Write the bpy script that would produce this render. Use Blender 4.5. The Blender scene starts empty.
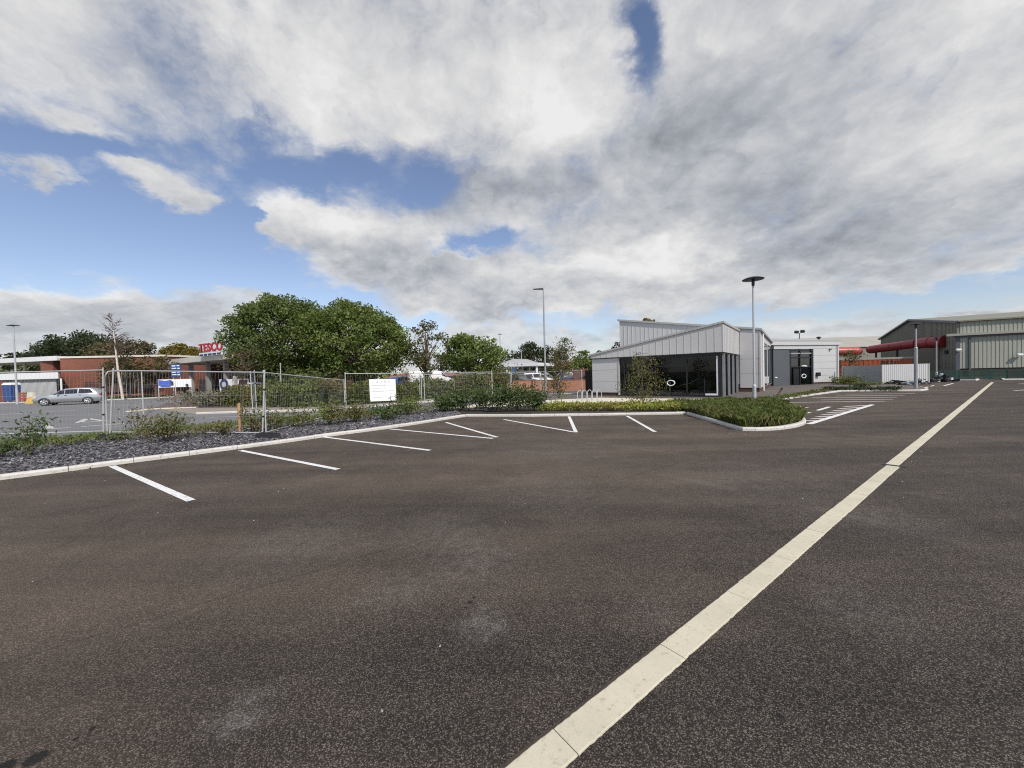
import bpy, math, random
from mathutils import Vector, Matrix
rnd = random.Random(11)
S = bpy.context.scene
COL = S.collection
PI = math.pi
R = math.radians

# ------------------------------------------------------------------ survey
# focal length in pixels, eye height, roll and pitch of the camera; G() gives the ground point seen at
# a pixel, at() the point at a given depth.  Used to survey the place from the photograph.
F, H, ROLL, PIT = 385.0, 1.65, R(1.5), math.atan(9 / 385)
_cr, _sr, _cp, _sp = math.cos(ROLL), math.sin(ROLL), math.cos(PIT), math.sin(PIT)
def ray(x, y):
    u, v = x - 512, 384 - y
    a, b = u * _cr + v * _sr, -u * _sr + v * _cr
    fy, fz = F * _cp + b * _sp, -F * _sp + b * _cp
    return a / fy, fz / fy
def G(x, y, z=0.0):
    a, c = ray(x, y); Y = (z - H) / c
    return Vector((a * Y, Y, z))
def at(x, y, Y):
    a, c = ray(x, y)
    return Vector((a * Y, Y, H + c * Y))

# ------------------------------------------------------------------ node helpers
class NT:
    def __init__(s, tree): s.t = tree; tree.nodes.clear()
    def n(s, kind, **kw):
        nd = s.t.nodes.new(kind)
        for k, v in kw.items(): setattr(nd, k, v)
        return nd
    def put(s, sock, v):
        if isinstance(v, bpy.types.NodeSocket): s.t.links.new(v, sock)
        else: sock.default_value = v
    def m(s, op, a, b=None, c=None, clamp=False):
        nd = s.n('ShaderNodeMath', operation=op, use_clamp=clamp)
        s.put(nd.inputs[0], a)
        if b is not None: s.put(nd.inputs[1], b)
        if c is not None: s.put(nd.inputs[2], c)
        return nd.outputs[0]
    def v(s, op, a, b=None):
        nd = s.n('ShaderNodeVectorMath', operation=op)
        s.put(nd.inputs[0], a)
        if b is not None: s.put(nd.inputs[1], b)
        return nd.outputs['Value'] if op in ('DOT_PRODUCT', 'LENGTH', 'DISTANCE') else nd.outputs[0]
    def comb(s, x, y, z):
        nd = s.n('ShaderNodeCombineXYZ')
        for i, q in enumerate((x, y, z)): s.put(nd.inputs[i], q)
        return nd.outputs[0]
    def sep(s, a):
        nd = s.n('ShaderNodeSeparateXYZ'); s.put(nd.inputs[0], a); return nd.outputs
    def noise(s, vec, scale, detail=3.0, rough=0.55, color=False, dist=0.0):
        nd = s.n('ShaderNodeTexNoise'); s.put(nd.inputs['Vector'], vec)
        nd.inputs['Scale'].default_value = scale; nd.inputs['Detail'].default_value = detail
        nd.inputs['Roughness'].default_value = rough; nd.inputs['Distortion'].default_value = dist
        return nd.outputs['Color' if color else 'Fac']
    def mix(s, f, a, b, blend='MIX'):
        nd = s.n('ShaderNodeMix', data_type='RGBA', blend_type=blend)
        s.put(nd.inputs[0], f)
        s.put(nd.inputs[6], a if isinstance(a, bpy.types.NodeSocket) else (*a, 1))
        s.put(nd.inputs[7], b if isinstance(b, bpy.types.NodeSocket) else (*b, 1))
        return nd.outputs[2]
    def step(s, x, lo, hi):
        nd = s.n('ShaderNodeMapRange', interpolation_type='SMOOTHSTEP')
        s.put(nd.inputs[0], x); nd.inputs[1].default_value = lo; nd.inputs[2].default_value = hi
        return nd.outputs[0]
    def bump(s, h, strength, dist):
        nd = s.n('ShaderNodeBump'); nd.inputs['Strength'].default_value = strength
        nd.inputs['Distance'].default_value = dist; s.put(nd.inputs['Height'], h)
        return nd.outputs[0]

MATS = {}
def new_mat(name):
    m = bpy.data.materials.new(name); m.use_nodes = True
    T = NT(m.node_tree)
    out = T.n('ShaderNodeOutputMaterial'); bs = T.n('ShaderNodeBsdfPrincipled')
    T.t.links.new(bs.outputs[0], out.inputs[0])
    MATS[name] = m
    return m, T, bs, out
def pos(T): return T.n('ShaderNodeNewGeometry').outputs['Position']

def pm(name, col, rough=.6, var=.18, scale=3.0, metal=0.0, bump=0.0, bscale=60, spec=.5, fine=.1, coat=0.0):
    """a procedural material: base colour, broad dirt, fine grain, optional bump"""
    m, T, bs, _ = new_mat(name)
    p = pos(T)
    a = T.noise(p, scale, 4); b = T.noise(p, scale * 14, 2)
    f = T.m('MULTIPLY_ADD', a, 2 * var, 1 - var)
    f = T.m('MULTIPLY', f, T.m('MULTIPLY_ADD', b, 2 * fine, 1 - fine))
    c = T.mix(1.0, col, T.comb(f, f, f), 'MULTIPLY')
    T.put(bs.inputs['Base Color'], c)
    T.put(bs.inputs['Roughness'], T.m('MULTIPLY_ADD', a, .2, rough - .1, True))
    bs.inputs['Metallic'].default_value = metal
    bs.inputs['Specular IOR Level'].default_value = spec
    bs.inputs['Coat Weight'].default_value = coat
    if bump: T.put(bs.inputs['Normal'], T.bump(T.noise(p, bscale, 3), bump, .02))
    return m

def leaf_mat(name, c1, c2, c3=None, trans=.35):
    """leaves: each leaf (mesh island) its own tint, broad drifts of a second and third colour"""
    m, T, bs, out = new_mat(name)
    g = T.n('ShaderNodeNewGeometry')
    rd = g.outputs['Random Per Island']
    n1 = T.noise(g.outputs['Position'], .8, 2)
    f = T.m('ADD', T.m('MULTIPLY', rd, .75), T.m('MULTIPLY_ADD', n1, 1.6, -.65), clamp=True)
    c = T.mix(f, c1, c2)
    if c3:
        f3 = T.step(T.m('ADD', T.noise(g.outputs['Position'], .55, 2, .5), T.m('MULTIPLY', rd, .25)), .62, .82)
        c = T.mix(f3, c, c3)
    T.put(bs.inputs['Base Color'], c)
    bs.inputs['Roughness'].default_value = .55
    bs.inputs['Specular IOR Level'].default_value = .35
    tr = T.n('ShaderNodeBsdfTranslucent'); T.put(tr.inputs[0], T.mix(.5, c, (.10, .13, .02)))
    mx = T.n('ShaderNodeMixShader'); mx.inputs[0].default_value = trans
    T.t.links.new(bs.outputs[0], mx.inputs[1]); T.t.links.new(tr.outputs[0], mx.inputs[2])
    T.t.links.new(mx.outputs[0], out.inputs[0])
    return m

# ------------------------------------------------------------------ mesh helper
class MB:
    def __init__(s): s.v = []; s.f = []
    def add(s, vs, fs):
        o = len(s.v); s.v.extend(tuple(p) for p in vs); s.f.extend(tuple(i + o for i in f) for f in fs)
        return s
    def hexa(s, p):
        """eight corners: bottom four counter-clockwise, then top four"""
        return s.add(p, [(3, 2, 1, 0), (4, 5, 6, 7), (0, 1, 5, 4), (1, 2, 6, 5), (2, 3, 7, 6), (3, 0, 4, 7)])
    def box(s, c, size, rz=0.0, tilt=None):
        hx, hy, hz = size[0] / 2, size[1] / 2, size[2] / 2
        M = Matrix.Rotation(rz, 3, 'Z')
        if tilt is not None: M = M @ tilt
        ps = [Vector(c) + M @ Vector(q) for q in ((-hx, -hy, -hz), (hx, -hy, -hz), (hx, hy, -hz), (-hx, hy, -hz),
                                                  (-hx, -hy, hz), (hx, -hy, hz), (hx, hy, hz), (-hx, hy, hz))]
        return s.hexa(ps)
    def wall(s, a, b, z0a, z1a, t, z0b=None, z1b=None):
        """a slab from a to b (plan), bottom/top heights at each end, thickness t to the LEFT of a->b"""
        z0b = z0a if z0b is None else z0b; z1b = z1a if z1b is None else z1b
        d = Vector((b[0] - a[0], b[1] - a[1])); d.normalize(); n = Vector((-d.y, d.x)) * t
        return s.hexa([(a[0], a[1], z0a), (b[0], b[1], z0b), (b[0] + n.x, b[1] + n.y, z0b), (a[0] + n.x, a[1] + n.y, z0a),
                       (a[0], a[1], z1a), (b[0], b[1], z1b), (b[0] + n.x, b[1] + n.y, z1b), (a[0] + n.x, a[1] + n.y, z1a)])
    def bar(s, p, q, r, r2=None, n=8, caps=True):
        p, q = Vector(p), Vector(q); r2 = r if r2 is None else r2
        d = (q - p).normalized(); a = d.orthogonal().normalized(); b = d.cross(a)
        vs = []
        for c, rr in ((p, r), (q, r2)):
            for i in range(n):
                t = 2 * PI * i / n; vs.append(c + a * math.cos(t) * rr + b * math.sin(t) * rr)
        fs = [(i, (i + 1) % n, n + (i + 1) % n, n + i) for i in range(n)]
        if caps: fs += [tuple(range(n - 1, -1, -1)), tuple(range(n, 2 * n))]
        return s.add(vs, fs)
    def tube(s, pts, r, n=8):
        pts = [Vector(p) for p in pts]; rs = r if isinstance(r, (list, tuple)) else [r] * len(pts)
        vs = []; ref = None
        for i, p in enumerate(pts):
            d = (pts[min(i + 1, len(pts) - 1)] - pts[max(i - 1, 0)]).normalized()
            if ref is None: ref = d.orthogonal().normalized()
            a = (ref - d * ref.dot(d)); a = a.normalized() if a.length > 1e-5 else d.orthogonal().normalized()
            ref = a; b = d.cross(a)
            vs += [p + a * math.cos(2 * PI * k / n) * rs[i] + b * math.sin(2 * PI * k / n) * rs[i] for k in range(n)]
        fs = [(i * n + k, i * n + (k + 1) % n, (i + 1) * n + (k + 1) % n, (i + 1) * n + k) for i in range(len(pts) - 1) for k in range(n)]
        fs += [tuple(range(n - 1, -1, -1)), tuple(range((len(pts) - 1) * n, len(pts) * n))]
        return s.add(vs, fs)
    def lathe(s, prof, c=(0, 0, 0), n=20):
        c = Vector(c); vs = []
        for r, z in prof: vs += [c + Vector((r * math.cos(2 * PI * k / n), r * math.sin(2 * PI * k / n), z)) for k in range(n)]
        fs = [(i * n + k, i * n + (k + 1) % n, (i + 1) * n + (k + 1) % n, (i + 1) * n + k) for i in range(len(prof) - 1) for k in range(n)]
        fs += [tuple(range(n - 1, -1, -1)), tuple(range((len(prof) - 1) * n, len(prof) * n))]
        return s.add(vs, fs)
    def sheet(s, pts, z=None):
        ps = [(p[0], p[1], p[2] if z is None else z) for p in pts]
        ar = sum(ps[i][0] * ps[(i + 1) % len(ps)][1] - ps[(i + 1) % len(ps)][0] * ps[i][1] for i in range(len(ps)))
        if ar < 0: ps.reverse()
        return s.add(ps, [tuple(range(len(ps)))])
    def prism(s, pts, z0, z1):
        """plan polygon between two heights (a height may be a list per corner)"""
        n = len(pts); ps = [(p[0], p[1]) for p in pts]
        a = z0 if isinstance(z0, list) else [z0] * n; b = z1 if isinstance(z1, list) else [z1] * n
        if sum(ps[i][0] * ps[(i + 1) % n][1] - ps[(i + 1) % n][0] * ps[i][1] for i in range(n)) < 0:
            ps.reverse(); a = a[::-1]; b = b[::-1]
        vs = [(*ps[i], a[i]) for i in range(n)] + [(*ps[i], b[i]) for i in range(n)]
        fs = [tuple(range(n - 1, -1, -1)), tuple(range(n, 2 * n))] + [(i, (i + 1) % n, n + (i + 1) % n, n + i) for i in range(n)]
        return s.add(vs, fs)
    def plate(s, outline, t):
        """3-D flat outline given thickness t along its normal (both sides)"""
        ps = [Vector(p) for p in outline]; n = len(ps)
        nr = (ps[1] - ps[0]).cross(ps[2] - ps[0]).normalized() * (t / 2)
        return s.add([p - nr for p in ps] + [p + nr for p in ps],
                     [tuple(range(n - 1, -1, -1)), tuple(range(n, 2 * n))] + [(i, (i + 1) % n, n + (i + 1) % n, n + i) for i in range(n)])
    def leaf(s, c, size, asp=.62, droop=None, up=.3):
        a = Vector((rnd.gauss(0, 1), rnd.gauss(0, 1), rnd.gauss(0, 1))).normalized()
        if droop: a = (a + Vector((0, 0, -droop))).normalized()
        nrm = Vector((rnd.gauss(0, 1), rnd.gauss(0, 1), abs(rnd.gauss(0, 1)) + up))
        b = nrm.cross(a)
        b = b.normalized() if b.length > 1e-4 else a.orthogonal()
        k = size * rnd.uniform(.6, 1.35); a *= k * .5; b *= k * .5 * asp
        c = Vector(c)
        o = len(s.v)
        s.v.extend((tuple(c - a), tuple(c + b * .9 - a * .1), tuple(c + a), tuple(c - b * .9 + a * .1)))
        s.f.append((o, o + 1, o + 2, o + 3))
    def build(s, name, mat, parent=None, smooth=False, world=True):
        me = bpy.data.meshes.new(name)
        vs = s.v
        if parent is not None and world:
            Mi = ROOTM[parent.name_full if parent.name_full in ROOTM else parent.name].inverted()
            vs = [tuple(Mi @ Vector(p)) for p in vs]
        me.from_pydata(vs, [], s.f)
        me.materials.append(MATS[mat] if isinstance(mat, str) else mat)
        if smooth:
            me.polygons.foreach_set('use_smooth', [True] * len(me.polygons))
            if hasattr(me, 'set_sharp_from_angle'): me.set_sharp_from_angle(angle=R(38))
        me.validate(); me.update()
        o = bpy.data.objects.new(name, me); COL.objects.link(o)
        if parent is not None:
            o.parent = parent
            ROOTM[o.name] = ROOTM[parent.name]
        else: ROOTM[o.name] = Matrix.Identity(4)
        return o
ROOTM = {}

def tag(o, label=None, cat=None, group=None, kind=None):
    if label: o['label'] = label
    if cat: o['category'] = cat
    if group: o['group'] = group
    if kind: o['kind'] = kind
    return o
def empty(name, loc, rz=0.0):
    o = bpy.data.objects.new(name, None); COL.objects.link(o)
    o.empty_display_size = .2
    o.location = loc; o.rotation_euler = (0, 0, rz)
    ROOTM[o.name] = Matrix.Translation(Vector(loc)) @ Matrix.Rotation(rz, 4, 'Z')
    return o
def thing(name, label, cat, loc, rz=0.0, group=None):
    return tag(empty(name, loc, rz), label, cat, group)
def dup(root, loc, rz, label=None):
    r = root.copy(); COL.objects.link(r); r.location = loc; r.rotation_euler = (0, 0, rz)
    if label: r['label'] = label
    for ch in root.children:
        c = ch.copy(); COL.objects.link(c); c.parent = r
        for g in ch.children:
            d = g.copy(); COL.objects.link(d); d.parent = c
    return r
def struct(name, mb, mat, smooth=False): return tag(mb.build(name, mat, None, smooth), kind='structure')
def cr(pts, n=6):
    """smooth polyline through points (Catmull-Rom)"""
    P = [Vector((p[0], p[1], 0)) for p in pts]; out = []
    for i in range(len(P) - 1):
        p0, p1, p2, p3 = P[max(i - 1, 0)], P[i], P[i + 1], P[min(i + 2, len(P) - 1)]
        for k in range(n):
            t = k / n
            out.append(.5 * ((2 * p1) + (p2 - p0) * t + (2 * p0 - 5 * p1 + 4 * p2 - p3) * t * t + (3 * p1 - p0 - 3 * p2 + p3) * t ** 3))
    return out + [P[-1]]
def strip(a, b, w, z):
    a, b = Vector((a[0], a[1], 0)), Vector((b[0], b[1], 0)); d = (b - a).normalized(); n = Vector((-d.y, d.x, 0)) * w / 2
    return [(*(q.xy), z) for q in (a - n, b - n, b + n, a + n)]

# ------------------------------------------------------------------ materials
def asphalt(name, dark, light, brown, dust=True):
    m, T, bs, _ = new_mat(name)
    p = pos(T)
    vo = T.n('ShaderNodeTexVoronoi'); vo.inputs['Scale'].default_value = 165; T.put(vo.inputs['Vector'], p)
    stone = T.m('POWER', T.sep(vo.outputs['Color'])[0], 2.6)
    gap = T.step(vo.outputs['Distance'], .35, .75)
    c = T.mix(stone, dark, light)
    c = T.mix(T.m('MULTIPLY', gap, .8), c, tuple(q * .3 for q in dark))
    big = T.noise(p, .22, 5, .6); mid = T.noise(p, 1.3, 4, .65)
    # roller lanes, stretched along the site's axis
    mp = T.n('ShaderNodeMapping'); mp.inputs['Rotation'].default_value = (0, 0, R(-37)); mp.inputs['Scale'].default_value = (.12, 1.0, 1)
    T.put(mp.inputs['Vector'], p)
    lane = T.noise(mp.outputs[0], .9, 4, .6)
    # dusty brown towards the bays, cleaner black beyond the channel
    xyz = T.sep(p)
    side = T.m('SUBTRACT', T.m('MULTIPLY', xyz[1], .796), T.m('MULTIPLY', xyz[0], .606))
    sidef = T.step(side, -1.5, 5.0)
    f = T.step(T.m('ADD', T.m('ADD', T.m('MULTIPLY', big, .8), T.m('MULTIPLY', lane, .9)), T.m('MULTIPLY', sidef, .38)), .62, 1.42)
    c = T.mix(f, c, T.mix(1.0, T.mix(.36, c, brown), (1.14, 1.10, 1.06), 'MULTIPLY'))
    k = T.m('MULTIPLY_ADD', mid, .9, .50); k = T.m('MULTIPLY', k, T.m('MULTIPLY_ADD', lane, 1.1, .42))
    c = T.mix(1.0, c, T.comb(k, k, k), 'MULTIPLY')
    # joints between laying lanes and a pair of faint tyre arcs
    jn = T.noise(p, 2.5, 4, .7)
    for off_ in (3.7, 7.6, -3.9):
        dd_ = T.m('ABSOLUTE', T.m('ADD', T.m('SUBTRACT', side, off_), T.m('MULTIPLY_ADD', jn, .05, -.025)))
        jf = T.m('MULTIPLY', T.m('SUBTRACT', 1.0, T.step(dd_, .004, .022)), T.m('MULTIPLY', jn, .5))
        c = T.mix(jf, c, (.012, .010, .010))
    for cx_, cy_, r_ in ((14, 27, 17.2), (14, 27, 18.8), (-9, -3, 14.6), (-9, -3, 16.2), (20, -6, 15.0), (20, -6, 16.6)):
        dd_ = T.m('ABSOLUTE', T.m('SUBTRACT', T.v('DISTANCE', p, (cx_, cy_, 0)), r_))
        tf = T.m('MULTIPLY', T.m('SUBTRACT', 1.0, T.step(dd_, .03, .17)), T.m('MULTIPLY', T.step(mid, .35, .7), .2))
        c = T.mix(tf, c, (.16, .14, .12))
    if dust:
        fine = T.noise(p, 9, 5, .7)
        for (px, py, rad, amt) in ((484, 624, .30, .7), (655, 612, .3, .25), (243, 712, .26, .7), (478, 560, .7, .4), (440, 530, 1.0, .3), (865, 610, .5, .3), (560, 452, 2.4, .2),
                                   (880, 520, 1.0, .25), (560, 490, 1.6, .25), (491, 723, .02, .8), (300, 540, 1.2, .3), (740, 480, 2.2, .22), (400, 590, .5, .35)):
            g = G(px, py)
            d = T.v('DISTANCE', p, (g.x, g.y, 0))
            s = T.m('SUBTRACT', 1.0, T.m('DIVIDE', d, rad), clamp=True)
            s = T.m('MULTIPLY', T.step(T.m('MULTIPLY', s, T.m('MULTIPLY_ADD', fine, 3.2, -.95)), .05, .9), T.m('MULTIPLY_ADD', stone, .9 * amt, .25 * amt))
            c = T.mix(s, c, (.25, .235, .215))
        for (px, py, rad) in ((36, 757, .05), (4, 766, .05), (92, 728, .018), (470, 602, .022), (474, 597, .018), (466, 607, .015), (76, 738, .015), (780, 715, .02)):
            g = G(px, py)
            d = T.v('DISTANCE', p, (g.x, g.y, 0))
            s = T.step(T.m('SUBTRACT', 1.15, T.m('ADD', T.m('DIVIDE', d, rad), T.m('MULTIPLY', fine, .6))), -.1, .25)
            c = T.mix(T.m('MULTIPLY', s, .85), c, (.006, .006, .006))
    T.put(bs.inputs['Base Color'], c)
    bs.inputs['Roughness'].default_value = .82
    bs.inputs['Specular IOR Level'].default_value = .3
    h = T.m('SUBTRACT', T.m('MULTIPLY', stone, .3), vo.outputs['Distance'])
    T.put(bs.inputs['Normal'], T.bump(h, .55, .006))
    return m
asphalt('tarmac', (.0125, .0103, .0094), (.262, .216, .186), (.140, .109, .080))

def paint(name, col, wear, under):
    m, T, bs, _ = new_mat(name)
    p = pos(T)
    n = T.noise(p, 16, 5, .7); n2 = T.noise(p, 1.1, 3); n3 = T.noise(p, 130, 2)
    w = T.step(T.m('ADD', T.m('MULTIPLY', n, .7), T.m('MULTIPLY', n3, .4)), 1 - wear, 1.1 - wear)
    k = T.m('MULTIPLY_ADD', n2, .4, .8)
    c = T.mix(1.0, col, T.comb(k, k, k), 'MULTIPLY')
    T.put(bs.inputs['Base Color'], T.mix(w, c, under))
    bs.inputs['Roughness'].default_value = .7
    T.put(bs.inputs['Normal'], T.bump(n3, .3, .004))
    return m
paint('white_paint', (.76, .755, .735), .41, (.10, .09, .08))
paint('faded_paint', (.52, .48, .44), .40, (.10, .085, .075))
def channel(name):
    m, T, bs, _ = new_mat(name)
    p = pos(T)
    a, b, g = T.noise(p, 2.2, 5, .65), T.noise(p, 26, 5, .7), T.noise(p, 260, 3, .6)
    k = T.m('MULTIPLY', T.m('MULTIPLY_ADD', a, .5, .74), T.m('MULTIPLY_ADD', g, .5, .75))
    c = T.mix(1.0, (.575, .53, .405), T.comb(k, k, k), 'MULTIPLY')
    c = T.mix(T.m('MULTIPLY', T.step(b, .52, .74), .45), c, (.30, .265, .20))
    c = T.mix(T.m('MULTIPLY', T.step(T.m('ADD', T.m('MULTIPLY', b, .5), T.m('MULTIPLY', g, .5)), .60, .66), .8), c, (.07, .06, .05))
    T.put(bs.inputs['Base Color'], c); bs.inputs['Roughness'].default_value = .85
    T.put(bs.inputs['Normal'], T.bump(g, .3, .003))
channel('channel_concrete')
paint('kerb_concrete', (.58, .555, .51), .41, (.30, .275, .23))
paint('road_paint', (.52, .51, .49), .42, (.2, .2, .2))
pm('road_tarmac', (.17, .17, .172), .85, .22, .5, fine=.12, bump=.3, bscale=70)
pm('footpath_buff', (.29, .245, .20), .85, .25, .6, fine=.15)
pm('red_tarmac', (.13, .085, .078), .85, .2, .8)
pm('ground_earth', (.09, .085, .05), .9, .3, .2)
pm('soil', (.055, .042, .03), .95, .4, 4, bump=.8, bscale=30)
pm('slate_ground', (.04, .037, .042), .8, .4, 9, bump=.8, bscale=35)
pm('straw_soil', (.30, .22, .12), .95, .35, 3, fine=.3)
pm('cream_gravel', (.68, .62, .49), .9, .2, 3, fine=.25)
pm('verge_soil', (.15, .14, .075), .95, .4, 2, fine=.3)
pm('grass_blade', (.10, .14, .035), .7, .45, 1.2)
def pavers(name, c1, c2, mortar, ang):
    m, T, bs, _ = new_mat(name)
    mp = T.n('ShaderNodeMapping'); mp.inputs['Rotation'].default_value = (0, 0, R(ang)); T.put(mp.inputs['Vector'], pos(T))
    b = T.n('ShaderNodeTexBrick'); T.put(b.inputs['Vector'], mp.outputs[0])
    b.inputs['Color1'].default_value = (*c1, 1); b.inputs['Color2'].default_value = (*c2, 1); b.inputs['Mortar'].default_value = (*mortar, 1)
    b.inputs['Scale'].default_value = 1; b.inputs['Brick Width'].default_value = .2; b.inputs['Row Height'].default_value = .1
    b.inputs['Mortar Size'].default_value = .006; b.inputs['Bias'].default_value = 0
    n = T.m('MULTIPLY_ADD', T.noise(pos(T), .7, 4), .6, .7)
    T.put(bs.inputs['Base Color'], T.mix(1.0, b.outputs[0], T.comb(n, n, n), 'MULTIPLY')); bs.inputs['Roughness'].default_value = .85
pavers('block_paving', (.15, .125, .105), (.12, .105, .092), (.07, .06, .05), 38)
def brick(name, c1, c2, mortar, stain=.35):
    m, T, bs, _ = new_mat(name)
    x = T.sep(pos(T))
    vec = T.comb(T.m('ADD', x[0], T.m('MULTIPLY', x[1], .55)), x[2], 0.0)
    b = T.n('ShaderNodeTexBrick'); T.put(b.inputs['Vector'], vec)
    b.inputs['Color1'].default_value = (*c1, 1); b.inputs['Color2'].default_value = (*c2, 1); b.inputs['Mortar'].default_value = (*mortar, 1)
    b.inputs['Scale'].default_value = 1; b.inputs['Brick Width'].default_value = .225; b.inputs['Row Height'].default_value = .075
    b.inputs['Mortar Size'].default_value = .009
    n = T.m('MULTIPLY_ADD', T.noise(pos(T), .5, 5, .65), 2 * stain, 1 - stain)
    T.put(bs.inputs['Base Color'], T.mix(1.0, b.outputs[0], T.comb(n, n, n), 'MULTIPLY')); bs.inputs['Roughness'].default_value = .85
brick('red_brick', (.25, .082, .048), (.19, .062, .04), (.17, .095, .07))
brick('orange_brick', (.40, .16, .085), (.33, .12, .07), (.32, .23, .17))
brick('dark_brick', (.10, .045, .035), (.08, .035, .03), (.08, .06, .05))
pm('light_cladding', (.53, .525, .515), .45, .09, .5, fine=.03)
pm('white_cladding', (.51, .515, .51), .45, .06, .6, fine=.02)
pm('trim_grey', (.42, .42, .41), .45, .08, 1)
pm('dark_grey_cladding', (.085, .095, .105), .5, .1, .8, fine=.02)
pm('frame_black', (.012, .013, .015), .4, .1, 2)
pm('roof_grey', (.40, .40, .39), .5, .12, .8)
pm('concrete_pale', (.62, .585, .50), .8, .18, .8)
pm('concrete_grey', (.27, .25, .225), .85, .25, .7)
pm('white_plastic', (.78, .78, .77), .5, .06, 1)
pm('galvanised', (.50, .505, .505), .42, .14, 5, metal=.2)
pm('steel_grey', (.36, .37, .38), .45, .12, 3, metal=.3)
pm('pole_pale', (.50, .515, .53), .45, .1, 3, metal=.3)
pm('black_metal', (.014, .014, .016), .45, .1, 3)
pm('sage_cladding', (.36, .37, .30), .6, .16, .35, fine=.05)
pm('grey_green_cladding', (.20, .195, .16), .65, .15, .35, fine=.05)  # darker than the long wall: the warehouse gable's shade is put into the colour
pm('sage_roof', (.215, .215, .17), .7, .15, .2)
pm('beige_roof', (.34, .33, .285), .7, .15, .2)
pm('duct_red', (.27, .03, .036), .38, .15, .5)
pm('duct_red_pale', (.40, .075, .065), .4, .15, .5)
pm('container_orange', (.33, .075, .022), .55, .3, .7)
pm('grey_panel', (.36, .37, .36), .6, .1, .6)
pm('rubber', (.022, .022, .024), .8, .2, 6)
pm('tyre', (.018, .018, .018), .8, .1, 6)
pm('wood_stake', (.42, .24, .11), .8, .3, 6)
pm('timber_brown', (.17, .085, .06), .85, .3, 2)
pm('bark', (.10, .075, .055), .9, .35, 4, bump=.6, bscale=20)
pm('bark_birch', (.58, .55, .49), .75, .45, 7)
pm('twig', (.11, .075, .06), .85, .3, 5)
pm('silver_paint', (.46, .47, .475), .28, .04, 1, metal=.75, coat=.6, fine=.02)
pm('white_car_paint', (.72, .72, .72), .3, .03, 1, coat=.6)
pm('blue_car_paint', (.03, .06, .16), .3, .05, 1, coat=.6)
pm('dark_car_paint', (.03, .033, .036), .3, .05, 1, coat=.6)
pm('red_car_paint', (.33, .02, .03), .3, .05, 1, coat=.6)
pm('wheel_alloy', (.6, .6, .61), .35, .06, 2, metal=.6)
pm('lamp_clear', (.75, .75, .74), .15, .05, 2)
pm('lamp_red', (.4, .015, .015), .25, .05, 2)
pm('blue_sign', (.022, .085, .30), .5, .08, 2)
pm('blue_bin', (.04, .085, .24), .55, .15, 2)
pm('banner_blue', (.06, .12, .48), .6, .2, 3)
pm('navy', (.02, .03, .12), .5, .2, 2)
pm('sign_red', (.42, .015, .025), .5, .12, 2)
pm('sign_white', (.84, .84, .83), .55, .04, 2)
pm('print_grey', (.55, .555, .565), .6, .1, 5)
pm('maroon', (.10, .02, .025), .6, .2, 3)
pm('yellow_plastic', (.62, .42, .10), .5, .15, 3)
pm('cream_plastic', (.68, .62, .5), .5, .1, 3)
pm('red_plastic', (.36, .10, .07), .55, .2, 3)
pm('green_mesh', (.018, .062, .048), .6, .15, 2)
pm('junk_dark', (.02, .021, .024), .6, .4, 4)
pm('junk_blue', (.06, .12, .25), .5, .3, 4)
pm('junk_pale', (.5, .53, .56), .5, .3, 4)
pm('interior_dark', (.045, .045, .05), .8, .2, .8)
pm('interior_floor', (.42, .42, .40), .5, .1, 1)
for i, c in enumerate(((.085, .08, .088), (.15, .145, .152), (.30, .295, .30), (.035, .033, .036))):
    pm('slate_%s' % ('mid', 'light', 'pale', 'deep')[i], c, .55, .3, 12)
def glass(name, tint, refl=1.0):
    m, T, bs, out = new_mat(name)
    tr = T.n('ShaderNodeBsdfTransparent'); tr.inputs[0].default_value = (*tint, 1)
    gl = T.n('ShaderNodeBsdfGlossy'); gl.inputs['Roughness'].default_value = .02; gl.inputs[0].default_value = (.9, .95, 1, 1)
    lw = T.n('ShaderNodeFresnel'); lw.inputs[0].default_value = 1.5
    mx = T.n('ShaderNodeMixShader'); T.put(mx.inputs[0], T.m('MULTIPLY', lw.outputs[0], refl))
    T.t.links.new(tr.outputs[0], mx.inputs[1]); T.t.links.new(gl.outputs[0], mx.inputs[2]); T.t.links.new(mx.outputs[0], out.inputs[0])
glass('shop_glass', (.45, .47, .48), .75)
pm('car_glass', (.012, .014, .016), .06, .02, 1, spec=.8)
leaf_mat('leaf_maple', (.060, .090, .024), (.19, .25, .065), (.16, .19, .07))
leaf_mat('leaf_bright', (.070, .110, .022), (.23, .30, .070), (.20, .235, .07))
leaf_mat('leaf_autumn', (.10, .085, .035), (.20, .155, .07), (.21, .11, .06))
leaf_mat('leaf_olive', (.075, .082, .028), (.165, .17, .065), (.17, .115, .055))
leaf_mat('leaf_hedge', (.070, .095, .024), (.21, .25, .065), (.19, .145, .05))
leaf_mat('leaf_dark', (.026, .040, .020), (.062, .080, .032))
leaf_mat('leaf_brown', (.085, .070, .036), (.165, .130, .065), (.18, .13, .07))
leaf_mat('leaf_yellow', (.12, .10, .02), (.26, .20, .035))
leaf_mat('leaf_laurel', (.040, .075, .026), (.13, .175, .06))
leaf_mat('leaf_lime', (.20, .24, .04), (.44, .44, .09), (.30, .20, .07))
leaf_mat('leaf_grass', (.085, .12, .03), (.22, .26, .075), (.24, .21, .08))
leaf_mat('leaf_birch', (.085, .105, .028), (.23, .22, .07), (.22, .155, .06))
leaf_mat('leaf_grey', (.15, .165, .11), (.32, .31, .23), (.28, .18, .15))

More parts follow.
